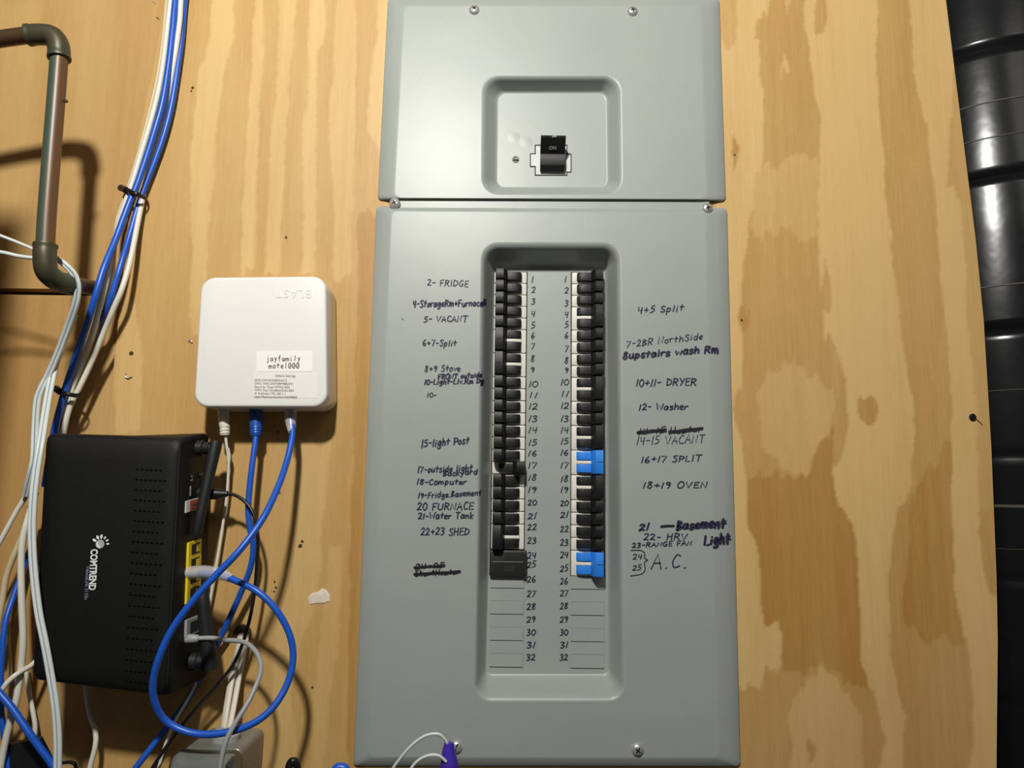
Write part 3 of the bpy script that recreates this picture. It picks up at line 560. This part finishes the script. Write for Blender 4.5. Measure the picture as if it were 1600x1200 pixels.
YL = [436, 453, 471, 490, 508, 524, 541, 560, 577, 600, 617, 635, 654, 672, 691, 708, 727, 746, 765, 785, 806, 824, 845, 868, 882, 905, 928, 948, 968, 988, 1008, 1027]
YR = [436, 454, 474, 491, 507, 524, 545, 563, 578, 597, 615, 634, 654, 672, 689, 707, 727, 748, 765, 786, 804, 827, 848, 867, 888, 908, 927, 947, 968, 988, 1008, 1027]
ND = FLOOR + .0003
for k in range(32):
    s = str(k + 1)
    for side, ys, e in ((0, YL, None), (1, YR, None)):
        w_ = 6 if len(s) == 1 else 14
        if side == 0: xa_ = 830.5 - 6 * k / 31 if len(s) == 1 else 826 - 4 * (k - 9) / 22
        else: xa_ = 882 if len(s) == 1 else 876 - 1.5 * (k - 9) / 22
        if s == '1': w_ = 3
        if side == 1 and len(s) == 2: w_ = 12.5
        bm = bmesh.new(); ink(bm, strokes(s, xa_, ys[k] + 5, xa_ + w_, ys[k] + 4.5, 9.5 if k > 21 else 9), 1.8, ND); link('circuit_number', bm, 'ink', low, smooth=False)

# ------------------------------------------------------------------ white wifi box
def white_box():
    t = thing('wifi_router', P(410, 535, 0), 'white square router with printed stickers mounted on plywood left of panel', 'router')
    DF = .046; q = [(314, 433), (509, 431), (511, 636), (302, 636)]
    def sc_(k, c=(408, 534)): return [(c[0] + (x - c[0]) * k, c[1] + (y - c[1]) * k) for x, y in q]
    # the shell keeps its true size from front to back, so lay it out in the front plane
    base = [P(x, y, DF) for x, y in q]; x_ = [(v.x, v.z) for v in base]
    def r(k, rad, d): 
        cx, cz = sum(a for a, _ in x_) / 4, sum(b for _, b in x_) / 4
        return [Vector((v.x, -d, v.y)) for v in rquad([(cx + (a - cx) * k, cz + (b - cz) * k) for a, b in x_], rad, 8)]
    bm = bmesh.new(); loft(bm, [r(.97, .014, .0005), r(1.0, .014, .004), r(1.0, .014, DF - .0028), r(.992, .014, DF - .0010), r(.975, .014, DF - .0002), r(.955, .013, DF)])
    body = link('body', bm, 'white', t, 50)
    def plate(name, c, d, m):
        bm = bmesh.new(); loft(bm, [ring(c, 1, DF - .0002, 2), ring(c, 1, d, 2)]); return link(name, bm, m, t, smooth=False)
    s2 = plate('settings_sticker', [(396, 581), (496, 583), (496, 622), (396, 620)], DF + .0002, 'label2')
    s1 = plate('name_sticker', [(401, 549), (488, 549), (488, 580.5), (400.5, 580.5)], DF + .0003, 'label')
    k = px2m(DF)
    # a typewriter face built from the single-stroke letters
    def typed(lines, size_w, h, thick, d, par, m='print', name='printed_text'):
        for txt, x, y in lines:
            bm = bmesh.new(); n = len(txt)
            for i, ch in enumerate(txt):
                gw = G[ch][0]; pad = (6.6 - gw) / 2 / 7.6 * size_w
                ss = strokes(ch, x + i * size_w + pad, y, x + i * size_w + pad + gw / 7.6 * size_w, y, h, 0)
                ink(bm, ss, thick, d)
                if ch == '0': ink(bm, [[Vector((x + i * size_w + 1.6, y - h * .25, 0)), Vector((x + i * size_w + 4.4, y - h * .75, 0))]], thick * .8, d)
            link(name, bm, m, par, smooth=False)
    typed([('jayfamily', 416, 564, ), ('motel000', 420, 575.5)], 6.05, 8.2, 1.15, DF + .0005, s1)
    X, Y = (1, 0, 0), (0, 0, 1)
    font_mesh('printed_heading', 'Default Settings', 5.0 * k, 'print_soft', s2, P(430, 588.6, DF + .0004), X, Y, .00004)
    for i, l in enumerate(('SSID:CXNK00B9DAC3', 'ONU MAC:D0768F98BAF0', 'Security Type:WPA2-AES', 'WPA Key:10ca8bdd53bc28d', 'IP Address:192.168.1.1', 'User/Password:admin/b6598b8')):
        font_mesh('printed_line', l, 5.2 * k, 'print_soft', s2, P(397.5 - .1 * i, 595.6 + i * 5.15, DF + .0004), X, Y, .00004, spacing=1.02)
    font_mesh('embossed_lettering', 'BLAST', 19 * k, 'white', t, P(487.5, 453, DF), (-1, 0, 0), (0, 0, -1), .00045, bold=.0002, spacing=1.12)
white_box()

# ------------------------------------------------------------------ black modem with two antennas
mt = thing('modem', P(190, 880, .012), 'black perforated modem with white lettering and yellow ports below the white router', 'modem')
FQ, BQ = [(70, 676), (284, 684), (262, 1091), (48, 1064)], [(132, 684), (328, 676), (325, 1059), (110, 1040)]
D0, D1 = .012, .080
def lerpq(a, b, k): return [tuple(Vector(p).lerp(Vector(q), k)) for p, q in zip(a, b)]
bm = bmesh.new(); Wb = [P(x, y, D0) for x, y in BQ]; Wf = [P(x, y, D1) for x, y in FQ]
def mr(k, grow, rad):
    c = [Wb[i].lerp(Wf[i], k) for i in range(4)]; m_ = sum(c, Vector()) / 4; c = [m_ + (v - m_) * grow for v in c]
    return [Vector((v.x, m_.y, v.y)) for v in rquad([(v.x, v.z) for v in c], rad, 6)]
loft(bm, [mr(0, .97, .004), mr(.03, .99, .004), mr(.12, 1, .004), mr(.88, 1.0, .005), mr(.95, .992, .006), mr(.99, .975, .008), mr(1.02, .93, .010), mr(1.04, .8, .012)])
link('case', bm, 'modem', mt, 40)
def side(u, v, o=0.0):
    """Point on the right flank: u from front to back, v from top to bottom, o outwards."""
    a = Wf[1].lerp(Wf[2], v); b = Wb[1].lerp(Wb[2], v); p = a.lerp(b, u); return p + Vector((1, 0, 0)) * o
def vside(py):
    return (py - 684) / 400
def sbox(name, u0, u1, v0, v1, o0, o1, m, parent=mt):
    bm = bmesh.new(); loft(bm, [[side(u, v, o) for u, v in ((u0, v0), (u1, v0), (u1, v1), (u0, v1))] for o in (o0, o1)]); return link(name, bm, m, parent, smooth=False)
# seam line of the front shell
bm = bmesh.new(); sweep(bm, [Wf[1].lerp(Wf[2], v) * 1 + Vector((-.0012, -.0001, 0)) for v in (.03, .3, .6, .97)], .0006, 6); link('front_seam', bm, 'antenna', mt)
yb = sbox('ethernet_ports', .34, .72, .432, .672, -.001, .0012, 'yellow')
for k in range(4):
    v0 = .443 + k * .0575; sbox('port_opening', .42, .66, v0, v0 + .040, 0.0008, .0016, 'dark', yb)
    sbox('port_tongue', .56, .66, v0 + .006, v0 + .034, .0012, .0019, 'yellow', yb)
gp = sbox('phone_port', .36, .78, .735, .800, -.001, .0014, 'greyport'); sbox('port_opening', .45, .65, .748, .790, .001, .0018, 'dark', gp)
st = sbox('orange_sticker', .22, .78, .262, .308, -.0005, .0004, 'label'); sbox('sticker_face', .34, .78, .264, .306, 0.0003, .0006, 'orange', st)
pz = side(.40, .302, .0008); font_mesh('sticker_text', 'CTS', .0078, 'print', st, pz, side(.8, .302) - side(.4, .302), side(.4, .27) - side(.4, .302), .0001)
font_mesh('port_marking', '2.4', .005, 'logog', mt, side(.40, .188, .0004), side(.40, .17) - side(.4, .2), side(.2, .18) - side(.5, .18), .0001)
sbox('port_marking', .34, .37, .205, .245, 0, .0004, 'logog')
def antenna(v, tip, base_r=.0075, flip=1):
    a = side(.55, v, 0); out = Vector((1, 0, 0))
    bm = bmesh.new(); lathe(bm, [(base_r, 0), (base_r, .006), (base_r * .8, .0065), (base_r * .85, .012), (base_r * .7, .0125), (base_r * .75, .0185), (0, .0195)], a, out, 18); o = link('antenna', bm, 'antenna', mt)
    h = a + out * .017; ti = P(*tip); l = [h + (h - ti).normalized() * .007, h, h.lerp(ti, .3), h.lerp(ti, .7), h.lerp(ti, .93), ti]
    bm = bmesh.new(); sweep(bm, l, [r * flip for r in (.0058, .0062, .0056, .0050, .0048, .0028)], 14); link('antenna_rod', bm, 'antenna', o)
antenna(.055, (306, 838, .050)); antenna(.905, (315, 916, .046), .0082, 1.25)
bm = bmesh.new(); lathe(bm, [(.003, 0), (.003, .002), (0, .0024)], side(.66, .17), (1, 0, 0), 12); link('reset_button', bm, 'gloss', mt)
# lettering runs down the front
fx = (Wf[2] - Wf[1]).normalized(); fy = Vector((1, 0, 0)); fy = (fy - fx * fy.dot(fx)).normalized()
ZF = D1 + .0022
pa, pb = P(143, 858, ZF), P(139.5, 922, ZF); dirx = (pb - pa).normalized(); diry = Vector((1, 0, 0)); diry = (diry - dirx * diry.dot(dirx)).normalized()
tm = font_mesh('maker_lettering', 'COMTREND', .0088, 'logo', mt, pa, dirx, diry, .0008, bold=.00028, spacing=1.0)
wl = max((v.co - pa).dot(dirx) for v in tm.data.vertices); k_ = (pb - pa).length / wl
for v in tm.data.vertices: q = v.co - pa; v.co = pa + dirx * (q.dot(dirx) * k_) + diry * (q.dot(diry)) + Vector((0, q.y - (dirx * q.dot(dirx) + diry * q.dot(diry)).y, 0))
font_mesh('model_lettering', 'NexusLink 3110u', .0046, 'stripe', mt, P(135.5, 885, ZF), dirx, diry, .0008, spacing=.9)
bm = bmesh.new(); lathe(bm, [(.0040, 0), (.0040, .0009), (0, .0010)], P(157, 850, D1 + .002), (0, -1, 0), 24); lg = link('sun_logo', bm, 'logog', mt)
for a in (150, 118, 88, 58, 30, 2):
    a = math.radians(a); c = P(157, 850, ZF + .0008); s = px2m(ZF); big = 1.15 if a > 1.2 else .8
    u, v = Vector((math.cos(a), 0, math.sin(a))), Vector((-math.sin(a), 0, math.cos(a))); p = c + u * 11 * s
    bm = bmesh.new(); bm.faces.new([bm.verts.new(p + u * math.cos(q) * 3.0 * s * big + v * math.sin(q) * 1.7 * s * big) for q in [k * math.pi / 5 for k in range(10)]]); link('logo_ray', bm, 'logo', lg, smooth=False)
bm = bmesh.new()
c0 = P(157, 850, ZF + .001); s = px2m(ZF); a0 = [k * math.pi / 10 for k in range(11)]; ang0 = math.radians(125)
bm.faces.new([bm.verts.new(c0 + Vector((math.cos(ang0 + a) * 6 * s, 0, math.sin(ang0 + a) * 6 * s))) for a in a0] + [bm.verts.new(c0 + Vector((math.cos(ang0 + a) * 6 * s - math.cos(ang0 + 1.57) * 3 * s * math.sin(a), 0, math.sin(ang0 + a) * 6 * s - math.sin(ang0 + 1.57) * 3 * s * math.sin(a)))) for a in a0[-2:0:-1]])
link('logo_crescent', bm, 'logo', lg, smooth=False)
# ventilation dashes on the front shell
bm = bmesh.new()
for j in range(21):
    for i in range(8 if j % 2 else 6):
        u = .70 + .034 * i; v = .135 + j * .041
        if u > .93: continue
        off = float(np.interp(2 * max(abs(u - .5), abs(v - .5)), (.8, .93, .975, .992, 1), (.0027, .00136, -.0007, -.0034, -.008)))
        p = Wf[0].lerp(Wf[1], u).lerp(Wf[3].lerp(Wf[2], u), v) + Vector((0, -off, 0))
        wbox(bm, p.x - .0013, p.x + .0013, p.y - .0004, p.y + .002, p.z - .0006, p.z + .0006)
M['slot'] = new_mat('vent_dark', (0.002, 0.002, 0.002), 0.9, spec=0.05)
vn = link('vent_slots', bm, 'slot', mt, smooth=False); vn['kind'] = 'stuff'

# ------------------------------------------------------------------ cables
R_ = .0029
def named(o, label, cat='cable', group=None): return tag(o, label, cat, group)
def cthing(name, label, at, cat='cable'): return thing(name, P(*at), label, cat)
# loop cable: white box right port -> big loop -> yellow port
t = cthing('ethernet_cable', 'blue ethernet cable making the big loop from white router to yellow port', (452, 660, .03))
cable('cord', [(455, 642, .024), (456, 660, .028), (457, 672, .031), (456, 686, .035), (449, 718, .045), (436, 757, .062), (412, 808, .084), (376, 858, .100), (340, 896, .106), (302, 938, .110), (268, 985, .112), (247, 1032, .112), (239, 1070, .108), (243, 1100, .102), (260, 1127, .094), (298, 1145, .092), (345, 1146, .092), (392, 1132, .090), (426, 1106, .084), (449, 1068, .076), (458, 1028, .072), (452, 990, .072), (431, 952, .074), (402, 924, .074), (370, 908, .070), (345, 899, .066), (322, 896, .061), (312, 896, .057)], .0031, 'blue', t)
def boot(name, l, rs, m, parent, flat=1.0):
    bm = bmesh.new(); sweep(bm, spline([P(*q) for q in l], 3), [r for r in np.interp(np.linspace(0, 1, 3 * (len(l) - 1) + 1), np.linspace(0, 1, len(rs)), rs)], 14, flat); return link(name, bm, m, parent, 40)
boot('clear_plug', [(296, 895, .053), (318, 894, .058), (345, 897, .064), (362, 904, .068)], [.0062, .0064, .0058, .0036], 'clear', t)
boot('plug_core', [(296, 897, .053), (312, 896, .057)], [.0044, .0044], 'greyport', t)
boot('clear_plug', [(455, 634, .022), (454, 655, .025), (456, 675, .031)], [.0062, .0060, .0036], 'clear', t)
# middle port cable, disappears behind the modem and leaves at the bottom
t = cthing('ethernet_cable', 'blue ethernet cable from the middle port of white router running behind the modem', (400, 650, .02))
cable('cord', [(400, 672, .024), (399, 690, .026), (393, 735, .03), (388, 790, .032), (391, 826, .032), (396, 852, .03), (391, 888, .026), (373, 934, .02), (350, 985, .015), (333, 1020, .009), (317, 1052, .006), (304, 1074, .006), (285, 1105, .012), (252, 1148, .02), (212, 1200, .03), (180, 1245, .035)], .0030, 'blue', t)
boot('plug_boot', [(400, 636, .02), (400, 655, .022), (400, 672, .024), (400, 682, .025)], [.0068, .0070, .0058, .0042], 'blued', t)
for y in (669, 673, 677): boot('boot_rib', [(400, y, .024), (400, y + 1.6, .0243)], [.0060, .0060], 'blue', t)
# white power cord
t = cthing('power_cable', 'thin white power cord plugged into the left underside of white router', (350, 650, .02))
cable('cord', [(352, 678, .022), (354, 695, .02), (357, 722, .016), (355, 770, .012), (349, 815, .010), (342, 860, .010), (334, 905, .010), (325, 960, .008), (316, 1020, .006), (306, 1066, .008), (290, 1098, .014), (272, 1130, .020), (258, 1165, .024), (248, 1200, .026), (240, 1235, .03)], .0015, 'wcable', t)
cable('cord_split', [(357, 700, .018), (359, 712, .017), (358, 728, .015)], .0009, 'wcable', t)
boot('plug_boot', [(349, 636, .02), (350, 662, .022), (351, 664, .022), (351.5, 680, .022)], [.0056, .0052, .0050, .0046], 'wcable2' if 0 else 'wcable', t)
for y in (666, 671, 676): boot('boot_rib', [(351.3, y, .0222), (351.5, y + 2.2, .0223)], [.0052, .0051], 'wcable', t)
# black power cord of the modem
t = cthing('power_cable', 'black power cord plugged into the side of the black modem', (330, 772, .05))
cable('cord', [(352, 771, .035), (368, 774, .036), (385, 786, .038), (397, 806, .040), (403, 840, .040), (401, 885, .036), (397, 930, .031), (387, 980, .028), (369, 1030, .028), (343, 1066, .030), (302, 1112, .030), (266, 1158, .034), (238, 1200, .038), (215, 1240, .04)], .0017, 'bcable', t)
boot('barrel_plug', [(303, 771, .034), (322, 771, .034), (340, 772, .034), (356, 771.5, .035)], [.0064, .0066, .0052, .0026], 'gloss', t)
# grey phone cable
t = cthing('phone_cable', 'flat grey phone cable leaving the grey port and dropping over the metal box', (300, 997, .05))
cable('cord', [(296, 998, .052), (330, 997, .05), (352, 1000, .05), (380, 1003, .052), (398, 1016, .058), (407, 1036, .066), (405, 1058, .076), (390, 1093, .088), (370, 1126, .097), (354, 1156, .102), (347, 1182, .104), (343, 1210, .104), (341, 1245, .10)], .0022, 'grey', t)
boot('plug', [(284, 999, .050), (300, 998, .052), (310, 998, .051)], [.0042, .0042, .0034], 'greyport', t)
# sheathed white cables through the plywood into the metal box
bm = bmesh.new(); lathe(bm, [(.0092, 0), (.0092, .0006), (0, .0006)], P(379, 990, 0), (0, -1, 0), 20); link('cable_hole', bm, 'holewood', wall)
t = cthing('sheathed_cable', 'pair of white sheathed cables from a plywood hole down into the metal box', (375, 1000, .0))
cable('strand', [(376, 990, -.004), (375, 1001, .006), (369, 1028, .010), (362, 1060, .016), (356, 1095, .026), (351, 1128, .034), (349, 1150, .036)], .0042, 'nm', t, .6)
cable('strand', [(384, 992, -.004), (383, 1003, .006), (378, 1030, .008), (372, 1062, .012), (366, 1096, .022), (360, 1128, .032), (357, 1150, .036)], .0042, 'nm', t, .6)
# cast metal box at the bottom
mbx = thing('junction_box', P(340, 1250, 0), 'weathered grey metal junction box at the bottom edge under the modem', 'junction box')
fr = [P(262, 1186, .088), P(361, 1184, .088)]; xa, xb, zt = fr[0].x, fr[1].x, fr[0].z; zb = -.40
def br_(x0, x1, y, z1, r): return [Vector((v.x, y, v.y)) for v in rquad(box4(x0, z1, x1, zb), r, 6)]
bm = bmesh.new(); loft(bm, [br_(xa, xb, -.001, zt, .006), br_(xa, xb, -.060, zt, .006), br_(xa + .002, xb - .002, -.062, zt - .002, .006)]); link('body', bm, 'boxgrey', mbx, 40)
bm = bmesh.new(); loft(bm, [br_(xa + .001, xb - .001, -.0615, zt - .001, .006), br_(xa - .001, xb + .001, -.064, zt + .001, .007), br_(xa - .001, xb + .001, -.078, zt + .001, .007), br_(xa + .002, xb - .002, -.086, zt - .002, .008), br_(xa + .008, xb - .008, -.088, zt - .008, .008)]); link('lid', bm, 'boxgrey', mbx, 40)
c = P(353, 1150, .036); bm = bmesh.new(); lathe(bm, [(.0125, -.008), (.0125, .002), (.011, .003), (.0095, .003), (.0095, .008), (.008, .0085)], Vector((c.x, c.y, zt + .003)), (0, 0, 1), 20); link('cable_clamp', bm, 'greyport', mbx)
# copper pipe
PR = .0079
pp_ = thing('copper_pipe', P(80, 240, .1), 'tarnished green and brown copper pipe with two elbows at upper left', 'pipe')
cable('horizontal_run', [(-60, 72, .112), (0, 61, .112), (52, 54, .112)], PR, 'copper', pp_)
def elbow(l, r): 
    bm = bmesh.new(); q = spline([P(*p) for p in l], 8); n = len(q)
    sweep(bm, q, [r * (1.06 if i < 3 or i > n - 4 else 1.0) for i in range(n)], 18); return link('elbow', bm, 'copper_green', pp_, 50)
elbow([(44, 55, .112), (64, 54, .112), (82, 57, .112), (91, 70, .112), (92.5, 92, .112)], .0098)
cable('vertical_run', [(92.5, 88, .112), (87, 160, .112), (79, 260, .112), (73, 340, .112), (70.5, 392, .112)], PR, 'patina', pp_)
elbow([(71, 382, .112), (70, 402, .112), (74, 425, .108), (92, 440, .094), (112, 444, .078)], .0098)
cable('wall_stub', [(108, 443, .080), (140, 449, .028), (182, 456, -.014)], PR, 'copper', pp_)
bm = bmesh.new(); lathe(bm, [(.0098, 0), (.0098, .012), (.0088, .014)], P(186, 457, -.018), P(140, 449, .028) - P(186, 457, -.018), 18); link('end_collar', bm, 'copper_green', pp_)
bm = bmesh.new(); sweep(bm, [P(98, 156, .112), P(104, 158, .112), P(106, 159, .112)], [.0016, .0018, .0008], 8); link('solder_drip', bm, 'copper', pp_)

# bundle from the ceiling, tied twice
def bundle(label, l, r, m, over=.018):          # the cables ride over the pipe stub
    return named(cable('data_cable', [(x, y, d + over * math.exp(-((y - 456) / 75) ** 2)) for x, y, d in l], r, m), label)
bundle('blue cable of the tied bundle that stays in front down to the modem', [(278, -40, .016), (274, 0, .016), (269, 55, .016), (263, 105, .016), (254, 160, .017), (243, 200, .018), (229, 245, .018), (213, 292, .019), (204, 312, .020), (194, 338, .022), (180, 376, .024), (162, 420, .026), (150, 460, .026), (139, 497, .025), (126, 535, .023), (113, 575, .021), (104, 602, .02), (95, 634, .019), (86, 668, .018), (78, 710, .006), (70, 760, .0)], .0034, 'blue')
bundle('blue cable on the right side of the tied bundle near the ceiling', [(293, -40, .007), (288, 10, .007), (284, 60, .007), (277, 110, .008), (268, 165, .008), (256, 212, .008), (241, 255, .008), (225, 296, .008), (214, 328, .008), (202, 370, .006), (190, 410, .003), (181, 440, -.002), (170, 475, -.004), (150, 520, -.008), (130, 565, -.008), (110, 620, -.008), (95, 680, -.008)], .0031, 'blue', .028)
bundle('cream cable on the left side of the tied bundle', [(271, -40, .010), (267, 0, .010), (262, 42, .010), (255, 100, .011), (247, 145, .011), (235, 192, .012), (220, 242, .013), (206, 288, .014), (199, 308, .014), (186, 350, .013), (174, 395, .013), (166, 440, .013), (154, 486, .013), (140, 535, .013), (123, 580, .013), (110, 616, .012), (100, 668, .008), (90, 720, .0)], .0028, 'wcable')
bundle('white cable that bows out to the right below the upper zip tie', [(287, -40, .014), (283, 0, .014), (281, 32, .014), (276, 70, .013), (270, 106, .011), (261, 160, .007), (250, 208, .004), (235, 258, .004), (225, 296, .006), (221, 320, .009), (215, 350, .010), (204, 405, .011), (191, 450, .012), (176, 486, .012), (160, 525, .012), (141, 570, .013), (124, 606, .014), (110, 634, .014), (101, 668, .012), (95, 710, .0)], .0028, 'wcable')
bundle('thin pale cable peeping out behind the left of the bundle', [(262, -20, .003), (255, 60, .003), (246, 120, .004), (235, 170, .004), (226, 205, .005), (212, 255, .006), (198, 300, .006), (183, 345, .004), (178, 400, .0), (176, 425, -.003), (168, 455, -.004), (158, 490, -.004), (145, 530, -.004), (130, 572, -.006), (112, 625, -.008), (100, 680, -.008)], .0022, 'beige', .026)
def zip_tie(label, c, l, head):
    t = thing('zip_tie', P(*c), label, 'zip tie')
    bm = bmesh.new(); q = [P(*p) for p in l] ; q = spline(q + [q[0]], 6); sweep(bm, q, .0022, 8, .5); link('strap', bm, 'tie', t)
    bm = bmesh.new(); sweep(bm, [P(*head[0]), P(*head[1])], .0036, 8, .8); link('lock_head', bm, 'tie', t)
    return t
zip_tie('black zip tie around the bundle above the copper stub', (210, 299, .01), [(192, 296, .012), (200, 297, .023), (212, 303, .0262), (224, 308, .018), (229, 310, .009), (224, 307, .002), (205, 299, .003)], [(188, 293, .012), (197, 297, .020)])
zip_tie('black zip tie around the bundle just above the black modem', (105, 613, .015), [(92, 609, .016), (100, 614, .027), (112, 617, .0255), (122, 618, .0195), (127, 616, .013), (120, 616, .004), (100, 611, .004)], [(87, 607, .018), (94, 612, .024)])
# striped white pair coming round the pipe elbow
def pair(label, l, r, m='wcable2', stripe=True, name='phone_cable'):
    t = thing(name, P(*l[0]), label, 'cable'); s = [(x - 3.0, y, d) for x, y, d in l]; e = [(x + 3.0, y, d) for x, y, d in l]
    cable('strand', s, r, m, t); cable('strand', e, r, m, t)
    if stripe: cable('stripe', [(x, y, d + r * .4) for x, y, d in l], r * .45, 'stripe', t)
    return t
pair('twin white cable with dark stripe that bends over the pipe elbow and hangs left', [(70, 396, .090), (88, 404, .092), (103, 415, .090), (116, 430, .086), (121, 450, .082), (118, 475, .076), (107, 508, .066), (92, 548, .056), (76, 585, .05), (65, 606, .05), (58, 628, .05), (55, 670, .05), (53, 715, .052), (48, 740, .05), (40, 775, .04)], .0018)
named(cable('phone_cable', [(-60, 345, .1), (0, 368, .096), (28, 379, .094), (54, 390, .092), (75, 399, .09)], .0015, 'wcable2'), 'upper of two thin white cables entering at left edge beside the pipe', 'cable')
named(cable('phone_cable', [(-60, 388, .1), (0, 394, .096), (28, 400, .094), (52, 403, .092), (75, 403, .088)], .0019, 'wcable2'), 'lower of two thin white cables entering at left edge beside the pipe', 'cable')
pair('twin pale green-white cable crossing the left front of the black modem', [(116, 492, .050), (100, 530, .046), (86, 570, .046), (77, 610, .054), (71, 645, .068), (64, 690, .086), (56, 740, .092), (51, 790, .094), (50, 840, .094), (53, 895, .094), (60, 955, .094), (70, 1005, .094), (79, 1055, .093), (86, 1100, .092), (90, 1150, .090), (90, 1200, .088), (89, 1245, .086)], .0020)
cab = lambda lab, l, r, m: named(cable('data_cable', l, r, m), lab)
cab('white cable slanting from behind the hanging pair to the left edge', [(60, 720, .03), (46, 764, .034), (24, 802, .034), (0, 846, .034), (-40, 915, .034)], .0024, 'wcable')
cab('thick white cable hanging straight down left of the modem', [(55, 770, .02), (44, 810, .028), (36, 840, .030), (33, 880, .030), (34, 940, .030), (36, 1000, .028), (32, 1050, .026), (25, 1095, .026), (13, 1140, .024), (4, 1180, .022), (-6, 1240, .02)], .0032, 'wcable')
cab('beige cable curving out to the left edge beside the modem', [(52, 790, .012), (40, 826, .016), (24, 862, .018), (10, 900, .018), (3, 940, .018), (-8, 1000, .018)], .0030, 'beige')
cab('short white cable coming from behind the lower left modem corner', [(70, 1020, .004), (47, 1041, .02), (27, 1053, .034), (12, 1066, .038), (2, 1080, .038), (-20, 1110, .036)], .0024, 'wcable')
cab('blue cable sliding down along the left edge above the modem bottom', [(50, 850, -.008), (34, 895, -.002), (20, 935, .006), (9, 970, .014), (4, 1010, .018), (1, 1060, .018), (2, 1110, .016), (8, 1160, .014), (14, 1215, .014)], .0028, 'blue')
cab('blue cable crossing the lower left corner on a diagonal', [(-40, 1040, .044), (0, 1084, .044), (20, 1108, .044), (44, 1143, .044), (62, 1168, .042), (84, 1198, .040), (110, 1240, .04)], .0033, 'blue')
cab('pale cable emerging below the modem and curling down', [(132, 1040, .006), (136, 1085, .012), (141, 1118, .018), (149, 1142, .022), (149, 1165, .024), (141, 1198, .024), (132, 1240, .024)], .0024, 'wcable')
cab('dim white cable hanging behind the lower left modem corner', [(40, 1040, -.008), (46, 1085, -.006), (52, 1115, -.004), (55, 1140, -.004), (50, 1175, -.006), (40, 1230, -.006)], .0022, 'wcable')
cab('thin yellowish cable loop left of the modem near the edge', [(12, 960, -.008), (14, 1000, -.008), (16, 1030, -.008), (17, 1060, -.008)], .0013, 'beige')
cab('brown cable end curling at the bottom under the modem', [(75, 1190, -.004), (95, 1192, .0), (110, 1191, .002), (118, 1197, .002), (120, 1225, .0)], .0016, 'bcable')
# dark adapter in the lower left corner
ad = thing('power_adapter', P(40, 1250, -.015), 'black power adapter in the bottom left corner behind cables', 'adapter')
bm = bmesh.new(); q = [(14, 1160), (66, 1150), (84, 1185), (86, 1290), (10, 1290)]
loft(bm, [[P(x, y, -.019) for x, y in q], [P(x, y, .012) for x, y in q], [P(45 + (x - 45) * .9, 1215 + (y - 1215) * .94, .016) for x, y in q]]); link('body', bm, 'gloss', ad, 30)
# purple connector and its white wires at the bottom of the panel
t = cthing('wire_connector', 'purple plug with two white wires in front of the panel bottom edge', (700, 1180, .05), 'connector')
boot('plug', [(702, 1160, .052), (701, 1170, .052), (701, 1176, .052), (702, 1190, .052), (702, 1204, .052), (702, 1250, .05)], [.0042, .0056, .0062, .0078, .0086, .0088], 'purple', t, .8)
cable('wire', [(604, 1240, .05), (612, 1206, .052), (624, 1187, .054), (643, 1165, .056), (664, 1150, .057), (684, 1147, .057), (695, 1155, .055), (701, 1166, .053)], .0014, 'wcable2', t)
cable('wire', [(620, 1240, .056), (643, 1200, .058), (657, 1186, .059), (672, 1180, .060), (686, 1181, .060), (697, 1190, .058)], .0014, 'wcable2', t)
named(cable('data_cable', [(512, 1260, .04), (514, 1222, .046), (524, 1203, .048), (532, 1199, .048), (541, 1204, .048), (549, 1224, .046), (550, 1260, .04)], .0042, 'blue'), 'top of a blue cable loop left of the panel bottom corner')
named(cable('data_cable', [(446, 1260, .02), (450, 1215, .022), (452, 1196, .022), (458, 1189, .022), (464, 1196, .02), (466, 1225, .016), (466, 1260, .01)], .0036, 'bcable'), 'black cable end poking up at the bottom between metal box and panel')
bm = bmesh.new(); loft(bm, [ring(box4(556, 1203, 1150, 1300), 2, .0, 2), ring(box4(556, 1203, 1150, 1300), 2, .020, 2)])
tag(link('wire_trough', bm, 'gloss'), 'black trough right below the grey panel', 'trough')
